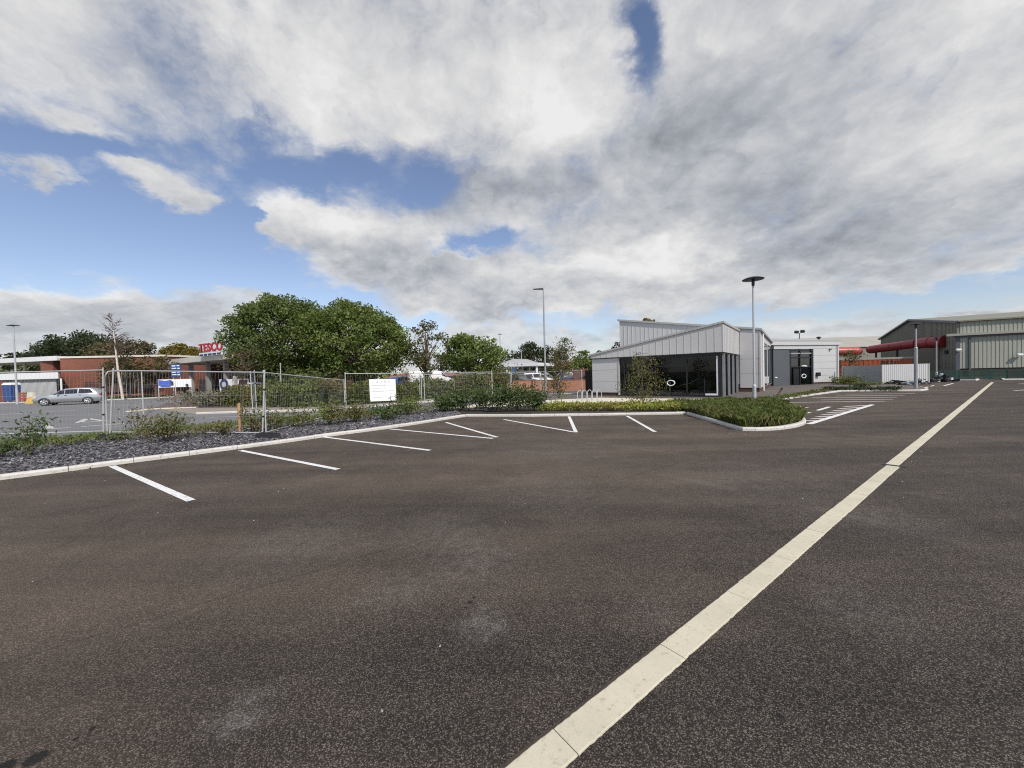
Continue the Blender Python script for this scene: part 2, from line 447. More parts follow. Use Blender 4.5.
# ------------------------------------------------------------------ camera
cam = bpy.data.cameras.new('camera'); co = bpy.data.objects.new('camera', cam); COL.objects.link(co)
cam.sensor_width = 36; cam.lens = 36 * F / 1024; cam.clip_end = 3000; cam.clip_start = .05
co.matrix_world = Matrix.Translation((0, 0, H)) @ Matrix.Rotation(PI / 2 - PIT, 4, 'X') @ Matrix.Rotation(-ROLL, 4, 'Z')
S.camera = co
S.render.resolution_x, S.render.resolution_y = 1024, 768

# ------------------------------------------------------------------ light and sky
sun_dir = Vector((.47 * .72, -.88 * .72, .69)).normalized()
sl = bpy.data.lights.new('sun', 'SUN'); sl.energy = 3.5; sl.angle = R(1.2); sl.color = (1, .95, .87)
so = bpy.data.objects.new('sun', sl); COL.objects.link(so); so.rotation_euler = sun_dir.to_track_quat('Z', 'Y').to_euler()
W = bpy.data.worlds.new('World'); S.world = W; W.use_nodes = True
T = NT(W.node_tree)
out = T.n('ShaderNodeOutputWorld'); bg = T.n('ShaderNodeBackground'); T.t.links.new(bg.outputs[0], out.inputs[0])
SKYS = .13
bg.inputs[1].default_value = SKYS
sky = T.n('ShaderNodeTexSky'); sky.sky_type = 'NISHITA'; sky.sun_disc = False
sky.sun_elevation = math.asin(sun_dir.z); sky.sun_rotation = math.atan2(sun_dir.x, sun_dir.y)
sky.air_density = 1.0; sky.dust_density = .6; sky.ozone_density = 1.6
dirv = T.n('ShaderNodeTexCoord').outputs['Generated']
dx, dy, dz = T.sep(dirv)
dzc = T.m('MAXIMUM', dz, 0.0)
az = T.m('ARCTAN2', dx, dy); el = T.m('ARCSINE', dz)
inv = T.m('DIVIDE', 1.0, T.m('ADD', dzc, .34))
pl = T.comb(T.m('MULTIPLY', dx, inv), T.m('MULTIPLY', dy, inv), 0.0)      # cloud layer seen from below
wn = T.noise(pl, 3.2, 6, .6, color=True)
warp = T.v('MULTIPLY', T.v('SUBTRACT', wn, (.5, .5, .5)), (.34, .20, 0.0))
ae = T.v('ADD', T.comb(az, el, 0.0), warp)
def azel(x, y):
    a, c = ray(x, y); d = Vector((a, 1, c)).normalized()
    return math.atan2(d.x, d.y), math.asin(d.z)
def blob(px, py, sx, sy):
    a0, e0 = azel(px, py)
    sa = abs(azel(px + sx, py)[0] - azel(px - sx, py)[0]) / 2; se = abs(azel(px, py + sy)[1] - azel(px, py - sy)[1]) / 2
    q = T.v('MULTIPLY', T.v('SUBTRACT', ae, (a0, e0, 0)), (1 / sa, 1 / se, 0))
    return T.m('POWER', math.e, T.m('MULTIPLY', T.v('DOT_PRODUCT', q, q), -1.0))
cover = .60
for px, py, sx, sy, w in ((130, 208, 230, 58, -1.55), (330, 168, 110, 28, -.9), (430, 180, 40, 30, -.5), (465, 246, 62, 11, -.95), (236, 222, 20, 26, -1.1), (95, 148, 110, 13, -.8), (60, 225, 110, 16, -.5), (20, 262, 120, 22, -.6), (200, 258, 60, 20, -.6),
                          (260, 284, 50, 13, -1.0), (335, 306, 50, 10, -1.0), (410, 325, 40, 9, -.9), (640, 30, 26, 52, -1.15), (655, 75, 20, 30, -.3), (860, 308, 210, 13, -.9), (570, 322, 60, 10, -.6), (250, 110, 60, 14, -.4),
                          (32, 178, 44, 20, 1.7), (168, 192, 66, 28, 1.9), (330, 226, 70, 20, 1.9), (268, 232, 24, 14, .7), (395, 262, 66, 18, 1.2), (480, 295, 80, 22, .8), (95, 318, 130, 22, 1.1), (78, 112, 40, 10, .55), (395, 220, 20, 10, .4),
                          (520, 70, 280, 80, .35), (760, 180, 320, 110, .4), (985, 312, 60, 7, .6), (795, 297, 16, 5, .6), (640, 290, 100, 20, .3)):
    cover = T.m('MULTIPLY_ADD', blob(px, py, sx, sy), w, cover)
fb = T.noise(pl, 3.0, 10, .66); fb2 = T.noise(T.v('ADD', T.v('MULTIPLY', ae, (1.0, 1.5, 0.0)), T.v('MULTIPLY', pl, (.12, .12, 0.0))), 9.0, 9, .62)
cover = T.m('ADD', cover, T.m('MULTIPLY_ADD', fb, 2.3, -1.17))
cover = T.m('ADD', cover, T.m('MULTIPLY_ADD', fb2, .9, -.45))
behind = T.step(T.m('MULTIPLY', dy, -1.0), -.35, .5)                       # unseen sky behind the camera, cloud thinned for stronger light contrast
cover = T.m('MULTIPLY_ADD', behind, -.55, cover)
mask = T.step(cover, -.15, .85)
bri = T.m('MULTIPLY_ADD', T.noise(pl, 2.9, 9, .6), 1.0, .10)
for px, py, sx, sy, w in ((690, 130, 70, 80, -.27), (490, 198, 90, 30, -.28), (800, 60, 90, 60, -.07), (860, 245, 150, 34, -.22), (950, 70, 120, 60, .10), (790, 170, 60, 40, -.06),
                          (560, 90, 70, 70, .24), (350, 60, 150, 50, .06), (700, 20, 60, 40, .08), (330, 212, 80, 16, .16), (165, 184, 60, 12, .12), (90, 40, 160, 50, -.05), (350, 70, 140, 50, .06), (640, 262, 120, 18, .24),
                          (100, 328, 160, 14, -.10), (100, 294, 140, 10, .12), (930, 150, 110, 40, .08), (560, 225, 60, 14, .08), (410, 285, 90, 14, -.06), (165, 214, 60, 8, -.14), (320, 252, 70, 9, -.12), (35, 194, 40, 7, -.1), (430, 300, 90, 10, .06), (880, 190, 90, 24, -.08)):
    bri = T.m('MULTIPLY_ADD', blob(px, py, sx, sy), w, bri)
edge = T.m('MULTIPLY', T.m('SUBTRACT', 1.0, T.step(cover, .3, 1.1)), .09)
bri = T.m('ADD', T.m('ADD', bri, edge), T.m('MULTIPLY_ADD', fb2, .50, -.25))
bri = T.m('MINIMUM', T.m('MAXIMUM', bri, .30), .86)
k = T.m('DIVIDE', bri, SKYS)
cloud = T.mix(1.0, T.mix(T.step(bri, .35, .8), (.92, .97, 1.06), (1.0, .995, .985)), T.comb(k, k, k), 'MULTIPLY')
skyc = T.mix(1.0, sky.outputs[0], (1.12, 1.02, 1.04), 'MULTIPLY')
final = T.mix(T.m('MULTIPLY', mask, .97), skyc, cloud)
low = T.step(el, .16, .0)
final = T.mix(T.m('MULTIPLY', T.m('SUBTRACT', 1.0, T.step(el, .0, .17)), .30), final, tuple(q / SKYS for q in (.50, .57, .66)))
T.put(bg.inputs[0], final)
W.cycles.sampling_method = 'MANUAL'; W.cycles.sample_map_resolution = 512
S.view_settings.view_transform = 'Standard'; S.view_settings.look = 'None'; S.view_settings.gamma = 1; S.view_settings.exposure = 0
S.cycles.max_bounces = 6; S.cycles.transparent_max_bounces = 12; S.cycles.use_denoising = False; S.cycles.filter_width = 1.1; S.cycles.adaptive_threshold = .005; S.cycles.sample_clamp_indirect = 4

# ------------------------------------------------------------------ ground, roads, paths
struct('ground', MB().sheet([(-900, -300), (900, -300), (900, 1400), (-900, 1400)], -.024), 'ground_earth')
near_edge = [(-40, -4), G(-60, 450), G(0, 443), G(100, 435), G(200, 426), G(300, 418.5), G(400, 409.5), G(460, 405.5), G(540, 399), G(610, 396)]
struct('road', MB().sheet([(p[0], p[1]) for p in near_edge] + [(14, 60), (-160, 75), (-160, -4)], -.016), 'road_tarmac')
KL = [(-40, -22), (-22, -4.6), (-14, 2.6)] + [G(*p) for p in ((0, 480), (106, 466), (200, 454), (290, 442), (325, 437), (390, 428.4), (440, 420.6), (465.5, 416.6))]
KL = cr(KL, 5)
K2 = [Vector((-1.95, 15.75, 0)), G(530, 416.6), G(602, 415.5), G(686, 414.2)]
K3 = [G(686, 414.2), Vector((6.42, 13.4, 0)), Vector((6.18, 11.1, 0)), G(739, 430.2), G(751, 430.9), G(775, 430.2), G(796, 427.4), G(806, 423.4), G(804, 418.3),
      Vector((10.3, 14.0, 0)), Vector((11.9, 16.8, 0)), G(776, 401.5), G(800, 397.2), G(841.5, 391.6)]
K4 = [G(841.5, 391.6), G(880, 391.2), G(922, 391), G(928.5, 390), G(926, 388.4), G(921, 387.8)]
struct('car_park', MB().sheet([(p.x, p.y) for p in KL] + [(-1.95, 15.9), (-1.95, 20), (3.5, 24), (8, 45), (60, 52), (110, 60), (110, -22)], -.004), 'tarmac')
back = [Vector((-40, -14, 0)), Vector((-24, 0, 0)), Vector((-17.5, 8.2, 0)), G(0, 452), G(60, 445), G(100, 440.5), G(200, 432), G(300, 424), G(400, 413.8), G(452, 409)]
back = cr(back, 4)
bedz = .058
def inset(path, d):
    o = []
    for i, p in enumerate(path):
        t = (path[min(i + 1, len(path) - 1)] - path[max(i - 1, 0)]); n = Vector((-t.y, t.x, 0)).normalized()
        o.append(Vector((p.x, p.y, 0)) + n * d)
    return o
def kerb(name, path, w=.115, h=.088, seg=.915, mat='kerb_concrete', flip=1, gap=.008):
    """kerb stones along a path, top front edge splayed; the stones stand to the left of the path"""
    P = [Vector((p[0], p[1], 0)) for p in path]
    L = [0]
    for i in range(1, len(P)): L.append(L[-1] + (P[i] - P[i - 1]).length)
    def pt(s):
        for i in range(1, len(P)):
            if s <= L[i] + 1e-9:
                t = (s - L[i - 1]) / max(L[i] - L[i - 1], 1e-9); return P[i - 1].lerp(P[i], t)
        return P[-1]
    def nr(s):
        d = pt(min(s + .08, L[-1])) - pt(max(s - .08, 0)); return Vector((-d.y, d.x, 0)).normalized() * flip
    mb = MB(); s = 0
    while s < L[-1] - .02:
        e = min(s + seg, L[-1]); dz = rnd.uniform(-.004, .004)
        ks = [s + gap / 2 + (e - s - gap) * i / 3 for i in range(4)]
        prof = [(0, -.05), (0, h * .62), (.022, h), (w, h), (w, -.05)]
        vs = []
        for k_ in ks:
            c, n = pt(k_), nr(k_); vs += [c + n * a + Vector((0, 0, b + dz)) for a, b in prof]
        m = len(prof)
        fs = [(i * m + j, i * m + (j + 1) % m, (i + 1) * m + (j + 1) % m, (i + 1) * m + j) for i in range(3) for j in range(m)]
        if flip > 0: fs = [f[::-1] for f in fs]
        fs += [tuple(range(m)), tuple(range(4 * m - 1, 3 * m - 1, -1))]
        mb.add(vs, fs); s = e
    return struct(name, mb, mat)
kerb('kerb', KL)
kerb('kerb', K2)
kerb('kerb', cr(K3[:3], 2) + cr(K3[2:9], 5)[1:] + K3[9:])
kerb('kerb', K4)
# a raised lip: the flush paved margin along the slate bed
slate_poly = [p for p in inset(KL, .12)] + back[::-1]
struct('slate_bed', MB().sheet([(p.x, p.y) for p in slate_poly], bedz), 'slate_ground')
vb = inset(back, .012); vb2 = [Vector((p[0], p[1], 0)) for p in near_edge[1:8]]
struct('verge', MB().sheet([(p.x, p.y) for p in back] + [(p.x, p.y) for p in [Vector((-2.2, 19.6, 0))] + vb2[::-1]] + [(-34, -4)], .045), 'verge_soil')
edge_bed = MB().prism([(p[0], p[1]) for p in back] + [(p.x, p.y) for p in inset(back, .06)][::-1], -.02, .07)
struct('edging', edge_bed, 'straw_soil')
# straw coloured bare soil along the verge
mb = MB()
for x0, y0, x1, y1, w in ((50, 443, 94, 440.5, .35), (125, 434, 172, 431, .4), (190, 431, 262, 425.5, .45), (300, 421, 330, 418.5, .3), (400, 411.5, 450, 407.8, .35)):
    a, b = G(x0, y0), G(x1, y1); n = 7; d = (b - a).normalized(); nn = Vector((-d.y, d.x, 0))
    up = [a.lerp(b, i / n) + nn * w * rnd.uniform(.3, .8) for i in range(n + 1)]; dn = [a.lerp(b, i / n) - nn * w * rnd.uniform(.3, .8) for i in range(n + 1)]
    mb.sheet([(p.x, p.y) for p in dn + up[::-1]], .0495)
struct('bare_soil', mb, 'straw_soil')
# planting beds behind the second kerb and on the island
path_n = [G(452, 409.3), G(520, 407), G(548, 405.8), G(600, 403.8), G(660, 402.6), G(742, 402.6)]
path_f = [G(500, 401), G(548, 401), G(575, 399.8), G(600, 398.6), G(660, 399.4), G(742, 400.4)]
isl = inset(K3, .11)
planting = [(p.x, p.y) for p in inset(K2, .11)] + [(p.x, p.y) for p in isl[1:12]] + [(p.x, p.y) for p in path_n[::-1]]
struct('planting_bed', MB().sheet(planting, bedz), 'soil')
struct('gravel_path', MB().sheet([(p.x, p.y) for p in path_n] + [(p.x, p.y) for p in path_f[::-1]], bedz + .004), 'cream_gravel')
struct('building_apron', MB().sheet([(p.x, p.y) for p in path_f] + [(13.4, 19.8), (14.6, 21.3), (20.2, 29), (25, 35), (18, 42), (4, 40), (-.5, 26)], bedz + .008), 'block_paving')
fk = inset(K3, .11)[10:] + inset(K4, .11)
fore = [(p.x, p.y) for p in inset(K3, .11)[11:]] + [(p.x, p.y) for p in inset(K4, .11)[1:5]] + [(31.5, 32.0), (31.2, 36.6), (27, 36.2), (24.3, 34.6), (20.4, 29.0), (15.2, 22.0)]
struct('forecourt', MB().sheet(fore, bedz + .014), 'block_paving')
# footpath at the foot of the far hedge, red surfaced crossing
fp_n = [G(196, 414), G(260, 412), G(330, 410.8), G(400, 404.5), G(450, 400.5), G(500, 397), G(560, 394.5), G(600, 394)]
fp_f = [G(150, 408), G(230, 407.5), G(330, 407), G(400, 402), G(450, 398.2), G(500, 394.6), G(560, 391), G(600, 390)]
struct('footpath', MB().sheet([(p.x, p.y) for p in fp_n + fp_f[::-1]], -.008), 'footpath_buff')
struct('red_crossing', MB().sheet([(p.x, p.y) for p in (G(152, 408.4), G(168, 402.3), G(240, 401.5), G(330, 404), G(330, 406.8), G(230, 407.3))], -.012), 'red_tarmac')
struct('far_verge', MB().sheet([(p.x, p.y) for p in (G(-10, 402.5), G(60, 401.5), G(112, 399.6), G(200, 395.7), G(215, 393.5))] + [(-44, 62), (-90, 62)], .05), 'verge_soil')
kerb('kerb', [G(215, 394), G(200, 396), G(150, 398.3), G(112, 400), G(60, 402), G(-20, 403.6)], .14, .1, flip=-1)
kerb('kerb', fp_n, .12, .09)
kerb('kerb', [G(132, 411.5), G(158, 409), G(196, 407.6)], .4, .05, mat='cream_gravel')

# ------------------------------------------------------------------ painted marks, drainage channel
for i, (a, b, c, d) in enumerate(((112, 466, 191, 500.5), (240, 450.3, 338, 469.3), (324, 437, 430, 450.3), (390, 429, 493, 438.4), (446, 422.4, 497, 437.2),
                                  (504, 419.5, 574, 432), (569, 416.4, 576, 432.3), (627, 415.9, 655, 431.8))):
    struct('bay_line', MB().sheet(strip(G(a, b), G(c, d), .105, 0), .001), 'white_paint')
for a, b, c, d, w, m_ in ((809, 424, 872.6, 404.6, .16, 'white_paint'), (797.5, 415, 809.5, 412.3, .14, 'white_paint'), (817.5, 410.4, 829.5, 406.8, .14, 'white_paint'),
                          (795, 406.2, 808, 407.6, .14, 'white_paint'), (786, 402.4, 885, 401.2, .2, 'faded_paint'), (821, 400, 893, 399.2, .2, 'faded_paint'), (812, 397.8, 897, 397.2, .2, 'faded_paint'),
                          (835, 396, 905, 395.2, .2, 'faded_paint'), (846, 394.2, 915, 393.6, .2, 'faded_paint'),
                          (897, 389.8, 902, 388.6, .14, 'white_paint'), (922, 388.6, 930, 386.3, .14, 'white_paint'), (944, 385.7, 953, 383.4, .14, 'white_paint'), (928, 386.9, 934, 385.4, .12, 'white_paint'),
                          (1014, 390.5, 1040, 389.2, .16, 'white_paint'), (1018, 384, 1035, 383.2, .16, 'white_paint')):
    struct('bay_marking', MB().sheet(strip(G(a, b), G(c, d), w, 0), .001), m_)
# hatched strip beside the accessible bay
for i in range(8):
    t = i / 7
    a = G(806 + 38 * t, 420.8 - 14.2 * t); b = G(818 + 52 * t, 420.4 - 15.2 * t)
    struct('hatch_line', MB().sheet(strip(a, b, .2, 0), .0006), 'faded_paint')
for a, b, c, d, w in ((0, 414.2, 26, 413.4, .3), (28, 412.6, 78, 410, .25), (50, 428.6, 70, 427.4, .25), (46, 423.5, 50.5, 428.2, .2), (78, 422.7, 87, 418.4, .25), (87, 418.2, 106, 421, .2),
                      (79, 422.4, 108, 420.6, .25), (81, 426.4, 124, 423.2, .25), (78, 408.2, 95, 407, .2), (128, 409.6, 150, 407.6, .2), (110, 405.6, 190, 401.4, .18), (200, 417.8, 300, 413.6, .12)):
    struct('road_marking', MB().sheet(strip(G(a, b), G(c, d), w, 0), -.010), 'road_paint')
ch0, ch1 = G(529, 768), G(992.5, 382.4)
cd = (ch1 - ch0).normalized(); cn = Vector((-cd.y, cd.x, 0))
ch0 = ch0 - cd * 9.0
Lc = (ch1 - ch0).length; gap_at = (G(891.5, 466) - ch0).dot(cd)
mb = MB(); s = .35
while s < Lc:
    e = min(s + .885, Lc)
    if s < gap_at < e: e = gap_at
    off = cn * ((-.012 if s < gap_at else .012) + rnd.uniform(-.002, .002)); z = .004 + rnd.uniform(0, .0015)
    a, b = ch0 + cd * (s + .0025) + off, ch0 + cd * (e - .0025) + off
    w = .078
    ps = [a - cn * w, b - cn * w, b + cn * w, a + cn * w]
    m_ = max(2, int((e - s) / .025)) if s < 14 else 4
    vs = []
    for j in range(m_ + 1):
        q = a.lerp(b, j / m_); jl, jr = rnd.gauss(0, .0013), rnd.gauss(0, .0013); zz = z + rnd.gauss(0, .0004)
        for o_, h_ in ((-w + jl - .003, -.03), (-w + jl, zz - .002), (-w + jl + .005, zz), (w + jr - .005, zz), (w + jr, zz - .002), (w + jr + .003, -.03)): vs.append(tuple((q + cn * o_).xy) + (h_,))
    mb.add(vs, [(j * 6 + t, (j + 1) * 6 + t, (j + 1) * 6 + t + 1, j * 6 + t + 1) for j in range(m_) for t in range(5)] + [(0, 1, 2, 3, 4, 5), tuple(range(m_ * 6 + 5, m_ * 6 - 1, -1))])
    s = e if e != gap_at else e + .11
struct('drainage_channel', mb, 'channel_concrete')
struct('channel_joint', MB().sheet(strip(ch0 - cd, ch1, .166, 0), -.0015), 'soil')
gj = ch0 + cd * (gap_at + .055)
struct('channel_grate', MB().sheet(strip(gj - cn * .16, gj + cn * .13, .085, 0), .0015), 'rubber')
kerb('kerb', [G(930, 381.4), G(958, 380.6), G(978, 380.6), G(979, 379.6), G(1001, 379.2), G(1002, 380), G(1090, 379)], .18, .11)

# ------------------------------------------------------------------ slate chips, verge grass (nobody could count them)
def inside(p, poly):
    c = False; n = len(poly)
    for i in range(n):
        a, b = poly[i], poly[i - 1]
        if (a[1] > p[1]) != (b[1] > p[1]) and p[0] < (b[0] - a[0]) * (p[1] - a[1]) / (b[1] - a[1]) + a[0]: c = not c
    return c
sp = [(p.x, p.y) for p in slate_poly]
chips = [MB() for _ in range(4)]; cnt = 0
while cnt < 26000:
    x, y = rnd.uniform(-17.5, -1.5), rnd.uniform(4.5, 20)
    if not inside((x, y), sp): continue
    cnt += 1
    mb = chips[min(int(abs(rnd.gauss(0, 1.4))), 3)]
    k = rnd.uniform(.012, .04) * (1 + .4 * (y > 12)); rz = rnd.uniform(0, 2 * PI); ax = Vector((rnd.gauss(0, 1), rnd.gauss(0, 1), .01)).normalized()
    M = Matrix.Rotation(rnd.gauss(0, .5), 3, ax) @ Matrix.Rotation(rz, 3, 'Z')
    c = Vector((x, y, bedz + .012 + rnd.uniform(0, .025))); t = rnd.uniform(.006, .012)
    q = [(-k, -k * .5, 0), (k * .7, -k * .7, 0), (k * 1.1, k * .2, 0), (-k * .3, k * .65, 0)]
    mb.add([c + M @ Vector(v) for v in q] + [c + M @ (Vector(v) * .92 + Vector((0, 0, t))) for v in q], [(4, 5, 6, 7), (0, 1, 5, 4), (1, 2, 6, 5), (2, 3, 7, 6), (3, 0, 4, 7)])
for mb, mname in zip(chips, ('slate_mid', 'slate_light', 'slate_pale', 'slate_deep')):
    tag(mb.build('slate_chips', mname), 'purple grey slate chippings mulching the bed behind the kerb', 'slate chips', kind='stuff')
def tufts(name, label, cat, polys, n, hgt, mat, spread=.05, blades=4):
    mb = MB(); xs = [p[0] for p in polys]; ys = [p[1] for p in polys]; c = 0; tries = 0
    while c < n and tries < n * 30:
        tries += 1
        x, y = rnd.uniform(min(xs), max(xs)), rnd.uniform(min(ys), max(ys))
        if not inside((x, y), polys): continue
        c += 1
        for _ in range(blades):
            h = hgt * rnd.uniform(.4, 1.2); a = rnd.uniform(0, 2 * PI); b = Vector((math.cos(a), math.sin(a), 0)); l = rnd.uniform(.1, .8) * h
            r0 = Vector((x, y, .05)) + b * rnd.uniform(0, spread); w = Vector((-b.y, b.x, 0)) * h * .055
            mb.add([r0 - w, r0 + w, r0 + b * l * .45 + Vector((0, 0, h * .7)) + w * .6, r0 + b * l + Vector((0, 0, h))], [(0, 1, 2, 3)])
    return tag(mb.build(name, mat), label, cat, kind='stuff')
vpoly = [(p.x, p.y) for p in back[9:]] + [(-2.2, 19.4)] + [(p.x, p.y) for p in vb2[::-1]]
tufts('verge_grass', 'thin rough grass on the strip between slate bed and road', 'grass', vpoly, 2600, .11, 'grass_blade')
tufts('verge_grass', 'mown grass strip along the far side of the road', 'grass', [(p.x, p.y) for p in (G(-10, 402), G(60, 401), G(112, 399.2), G(200, 395.3), G(215, 393.5))] + [(-44, 56), (-80, 60)], 5000, .22, 'grass_blade', .15)

litter = MB(); litter2 = MB()
for i in range(420):
    x, y = rnd.uniform(-8, 30), rnd.uniform(1.2, 26)
    if y > 8 and rnd.random() < .5: continue
    k = rnd.uniform(.003, .009) * (1 + y * .06); c = Vector((x, y, .001)); q = [Vector((math.cos(t), math.sin(t), 0)) * k * rnd.uniform(.6, 1.2) for t in (0, 1.3, 2.5, 3.8, 5.1)]
    litter.add([c + v for v in q] + [c + v * .5 + Vector((0, 0, k * .7)) for v in q], [(5, 6, 7, 8, 9)] + [(j, (j + 1) % 5, 5 + (j + 1) % 5, 5 + j) for j in range(5)])
for i in range(70):
    t = rnd.random(); j = rnd.randrange(12, len(KL) - 2); p = KL[j].lerp(KL[j + 1], t) + Vector((rnd.uniform(.0, .5) ** 1.5, -rnd.uniform(.02, .5), .012))
    litter2.leaf(p, rnd.uniform(.03, .06))
tag(litter.build('grit', 'slate_pale'), 'loose pale grit scattered over the tarmac', 'grit', kind='stuff')
tag(litter2.build('fallen_leaves', 'leaf_autumn'), 'a few fallen brown leaves along the foot of the kerb', 'fallen leaves', kind='stuff')
# ------------------------------------------------------------------ plants
def blob_leaves(mb, c, r, n, size, hollow=.55, droop=None, zmin=None, asp=.62):
    c = Vector(c)
    for _ in range(n):
        d = Vector((rnd.gauss(0, 1), rnd.gauss(0, 1), rnd.gauss(0, 1))).normalized()
        k = hollow + (1 - hollow) * rnd.random() ** .7
        p = c + Vector((d.x * r[0], d.y * r[1], d.z * r[2])) * k
        if zmin is not None and p.z < zmin: p.z = zmin + rnd.uniform(0, .1)
        mb.leaf(p, size, asp, droop)
def tree(label, base, height, rx, ry, crown_lo, nclump, per, size, leaf, group=None, bark='bark', trunk_r=.16, lean=(0, 0), clump_r=.28, name='tree', flat=1.0, cat='tree', droop=None, hollow=.4, topx=0.0, spur=True):
    """trunk with limbs, crown made of many leaf clumps spread through its volume"""
    base = Vector(base); root = thing(name, label, cat, base, 0, group)
    cz = (crown_lo + height) / 2; rz = (height - crown_lo) / 2
    top = base + Vector((lean[0], lean[1], height * .82))
    cl = []
    for i in range(nclump):
        for _ in range(40):
            d = Vector((rnd.uniform(-1, 1), rnd.uniform(-1, 1), rnd.uniform(-1, 1)))
            if .25 < d.length < 1: break
        k = .62 + .38 * d.length ** .3
        d = d.normalized() * (d.length ** .45)
        w = 1 - .35 * max(d.z, 0) ** 2 * flat
        cl.append((base + Vector((lean[0] * .8 + d.x * rx * w + topx * d.z, lean[1] * .8 + d.y * ry * w, cz + d.z * rz * .88)), rnd.uniform(.7, 1.3)))
    for c, sc in (cl[:nclump // 5] if nclump > 200 else []):
        o = Vector((base.x, base.y, cz)); d = (c - o)
        cl.append((o + Vector((d.x, d.y, d.z)) * rnd.uniform(1.06, 1.2), .45))
    tr = MB()
    pts = [base + Vector((0, 0, -.1)), base.lerp(top, .25) + Vector((rnd.gauss(0, .04), 0, 0)), base.lerp(top, .55) + Vector((rnd.gauss(0, .08), 0, 0)), top]
    tr.tube(pts, [trunk_r * 1.25, trunk_r, trunk_r * .7, trunk_r * .2], 8)
    trunk = tr.build('trunk', bark, root, True)
    lb = MB()
    for c, s in cl[::max(1, len(cl) // 26)]:
        t = max(.18, min(.8, (c.z - base.z) / height - .22)); o = base.lerp(top, t)
        lb.tube([o, o.lerp(c, .5) + Vector((0, 0, .06 * height * .4)), c], [trunk_r * .42, trunk_r * .22, trunk_r * .07], 5)
    lb.build('limbs', bark, trunk, True)
    fo = MB()
    for c, s in cl:
        r = clump_r * min(rx, rz * 1.2) * s
        blob_leaves(fo, c, (r * 1.15, r * 1.15, r * .8), int(per * s * (.5 if s < .5 else 1)), size, hollow, droop)
    fo.build('crown', leaf, root)
    return root
def px_tree(label, x, y_top, x0, x1, Y, crown_y, nclump, per, size, leaf, **kw):
    """tree standing at depth Y with its crown between two image columns"""
    t = at(x, y_top, Y); c0 = at(x0, y_top + 30, Y).x; c1 = at(x1, y_top + 30, Y).x
    rx = (c1 - c0) / 2; lo = max(.3, at(x, crown_y, Y).z)
    b = Vector(((c0 + c1) / 2, Y, 0))
    return tree(label, b, t.z, rx, kw.pop('ry', rx * .85), lo, nclump, per, size, leaf, **kw)
far_trees = 'trees beyond the buildings'
px_tree('large dense green maple beside the red lettered rooftop sign', 276, 292, 235, 331, 33.5, 382, 250, 125, .235, 'leaf_maple', trunk_r=.24, clump_r=.19, group='pair of large trees behind the hedge')
px_tree('large bright green maple next to the slim browning tree', 354, 299, 305, 404, 32.5, 384, 250, 125, .235, 'leaf_bright', trunk_r=.24, clump_r=.19, group='pair of large trees behind the hedge', topx=-.8)
px_tree('slim sparse tree with browning leaves beside the large maples', 424, 315, 402, 449, 33.5, 376, 46, 40, .24, 'leaf_olive', trunk_r=.12, clump_r=.26, flat=2.4, hollow=.2)
px_tree('round leafy green tree with ragged top behind hedge and wire fence', 477, 330, 446, 504, 34.5, 380, 60, 100, .28, 'leaf_bright', trunk_r=.14, clump_r=.26)
px_tree('dark dome shaped tree rising behind the white canopy', 529, 342, 512, 548, 78, 376, 50, 70, .5, 'leaf_dark', trunk_r=.3, clump_r=.3, group=far_trees)
px_tree('small dark tree between the dome shaped tree and street light', 553, 346, 538, 572, 74, 376, 34, 60, .45, 'leaf_dark', trunk_r=.25, clump_r=.32, group=far_trees)
px_tree('green tree just clear of the pavilion, in front of dark conifers', 584, 350, 572, 601, 56, 380, 34, 70, .4, 'leaf_bright', trunk_r=.2, clump_r=.3, group=far_trees)
px_tree('dark conifer behind the low end of the pavilion roof', 602, 344, 594, 609, 84, 376, 16, 60, .5, 'leaf_dark', trunk_r=.25, clump_r=.36, group=far_trees)
px_tree('dark conifer touching the tall side of the clad building', 619, 338, 612, 628, 82, 376, 18, 60, .5, 'leaf_dark', trunk_r=.25, clump_r=.36, group=far_trees)
px_tree('tree with yellowing top peeking over the sloped roof', 652, 314, 640, 664, 62, 350, 24, 70, .4, 'leaf_yellow', trunk_r=.25, clump_r=.32, group=far_trees)
px_tree('broad dark green tree behind the brick building', 84, 331, 46, 118, 78, 372, 120, 75, .52, 'leaf_dark', trunk_r=.35, clump_r=.3, group=far_trees)
px_tree('dark tree filling the gap beside the open canopy roof', 66, 341, 50, 84, 84, 372, 70, 70, .5, 'leaf_dark', trunk_r=.25, clump_r=.32, group=far_trees)
px_tree('russet brown tree behind the brick building beside the broad dark one', 126, 339, 98, 160, 74, 372, 100, 60, .48, 'leaf_brown', trunk_r=.3, clump_r=.3, group=far_trees)
px_tree('low dark tree beyond the end of white canopy', 30, 351, 10, 50, 95, 372, 60, 50, .55, 'leaf_dark', trunk_r=.3, clump_r=.32, group=far_trees)
px_tree('dark green tree beyond the open white canopy', -8, 353, -40, 22, 90, 372, 30, 50, .6, 'leaf_dark', trunk_r=.3, clump_r=.32, group=far_trees)
px_tree('tree turning yellow behind the end of the brick building', 183, 344, 163, 203, 70, 372, 64, 80, .42, 'leaf_yellow', trunk_r=.25, clump_r=.3, group=far_trees)
for i, (x, y0, x0, x1, Y, lf, lb) in enumerate(((560, 352, 548, 574, 90, 'leaf_dark', 'dark rounded tree far behind the staked sapling'), (500, 349, 484, 516, 95, 'leaf_dark', 'dark tree far behind the tall distant lamp'),
                                                (440, 352, 420, 462, 80, 'leaf_maple', 'green tree far behind the slim browning tree'))):
    px_tree(lb, x, y0, x0, x1, Y, 378, 26, 60, .5, lf, trunk_r=.25, clump_r=.32, group=far_trees)
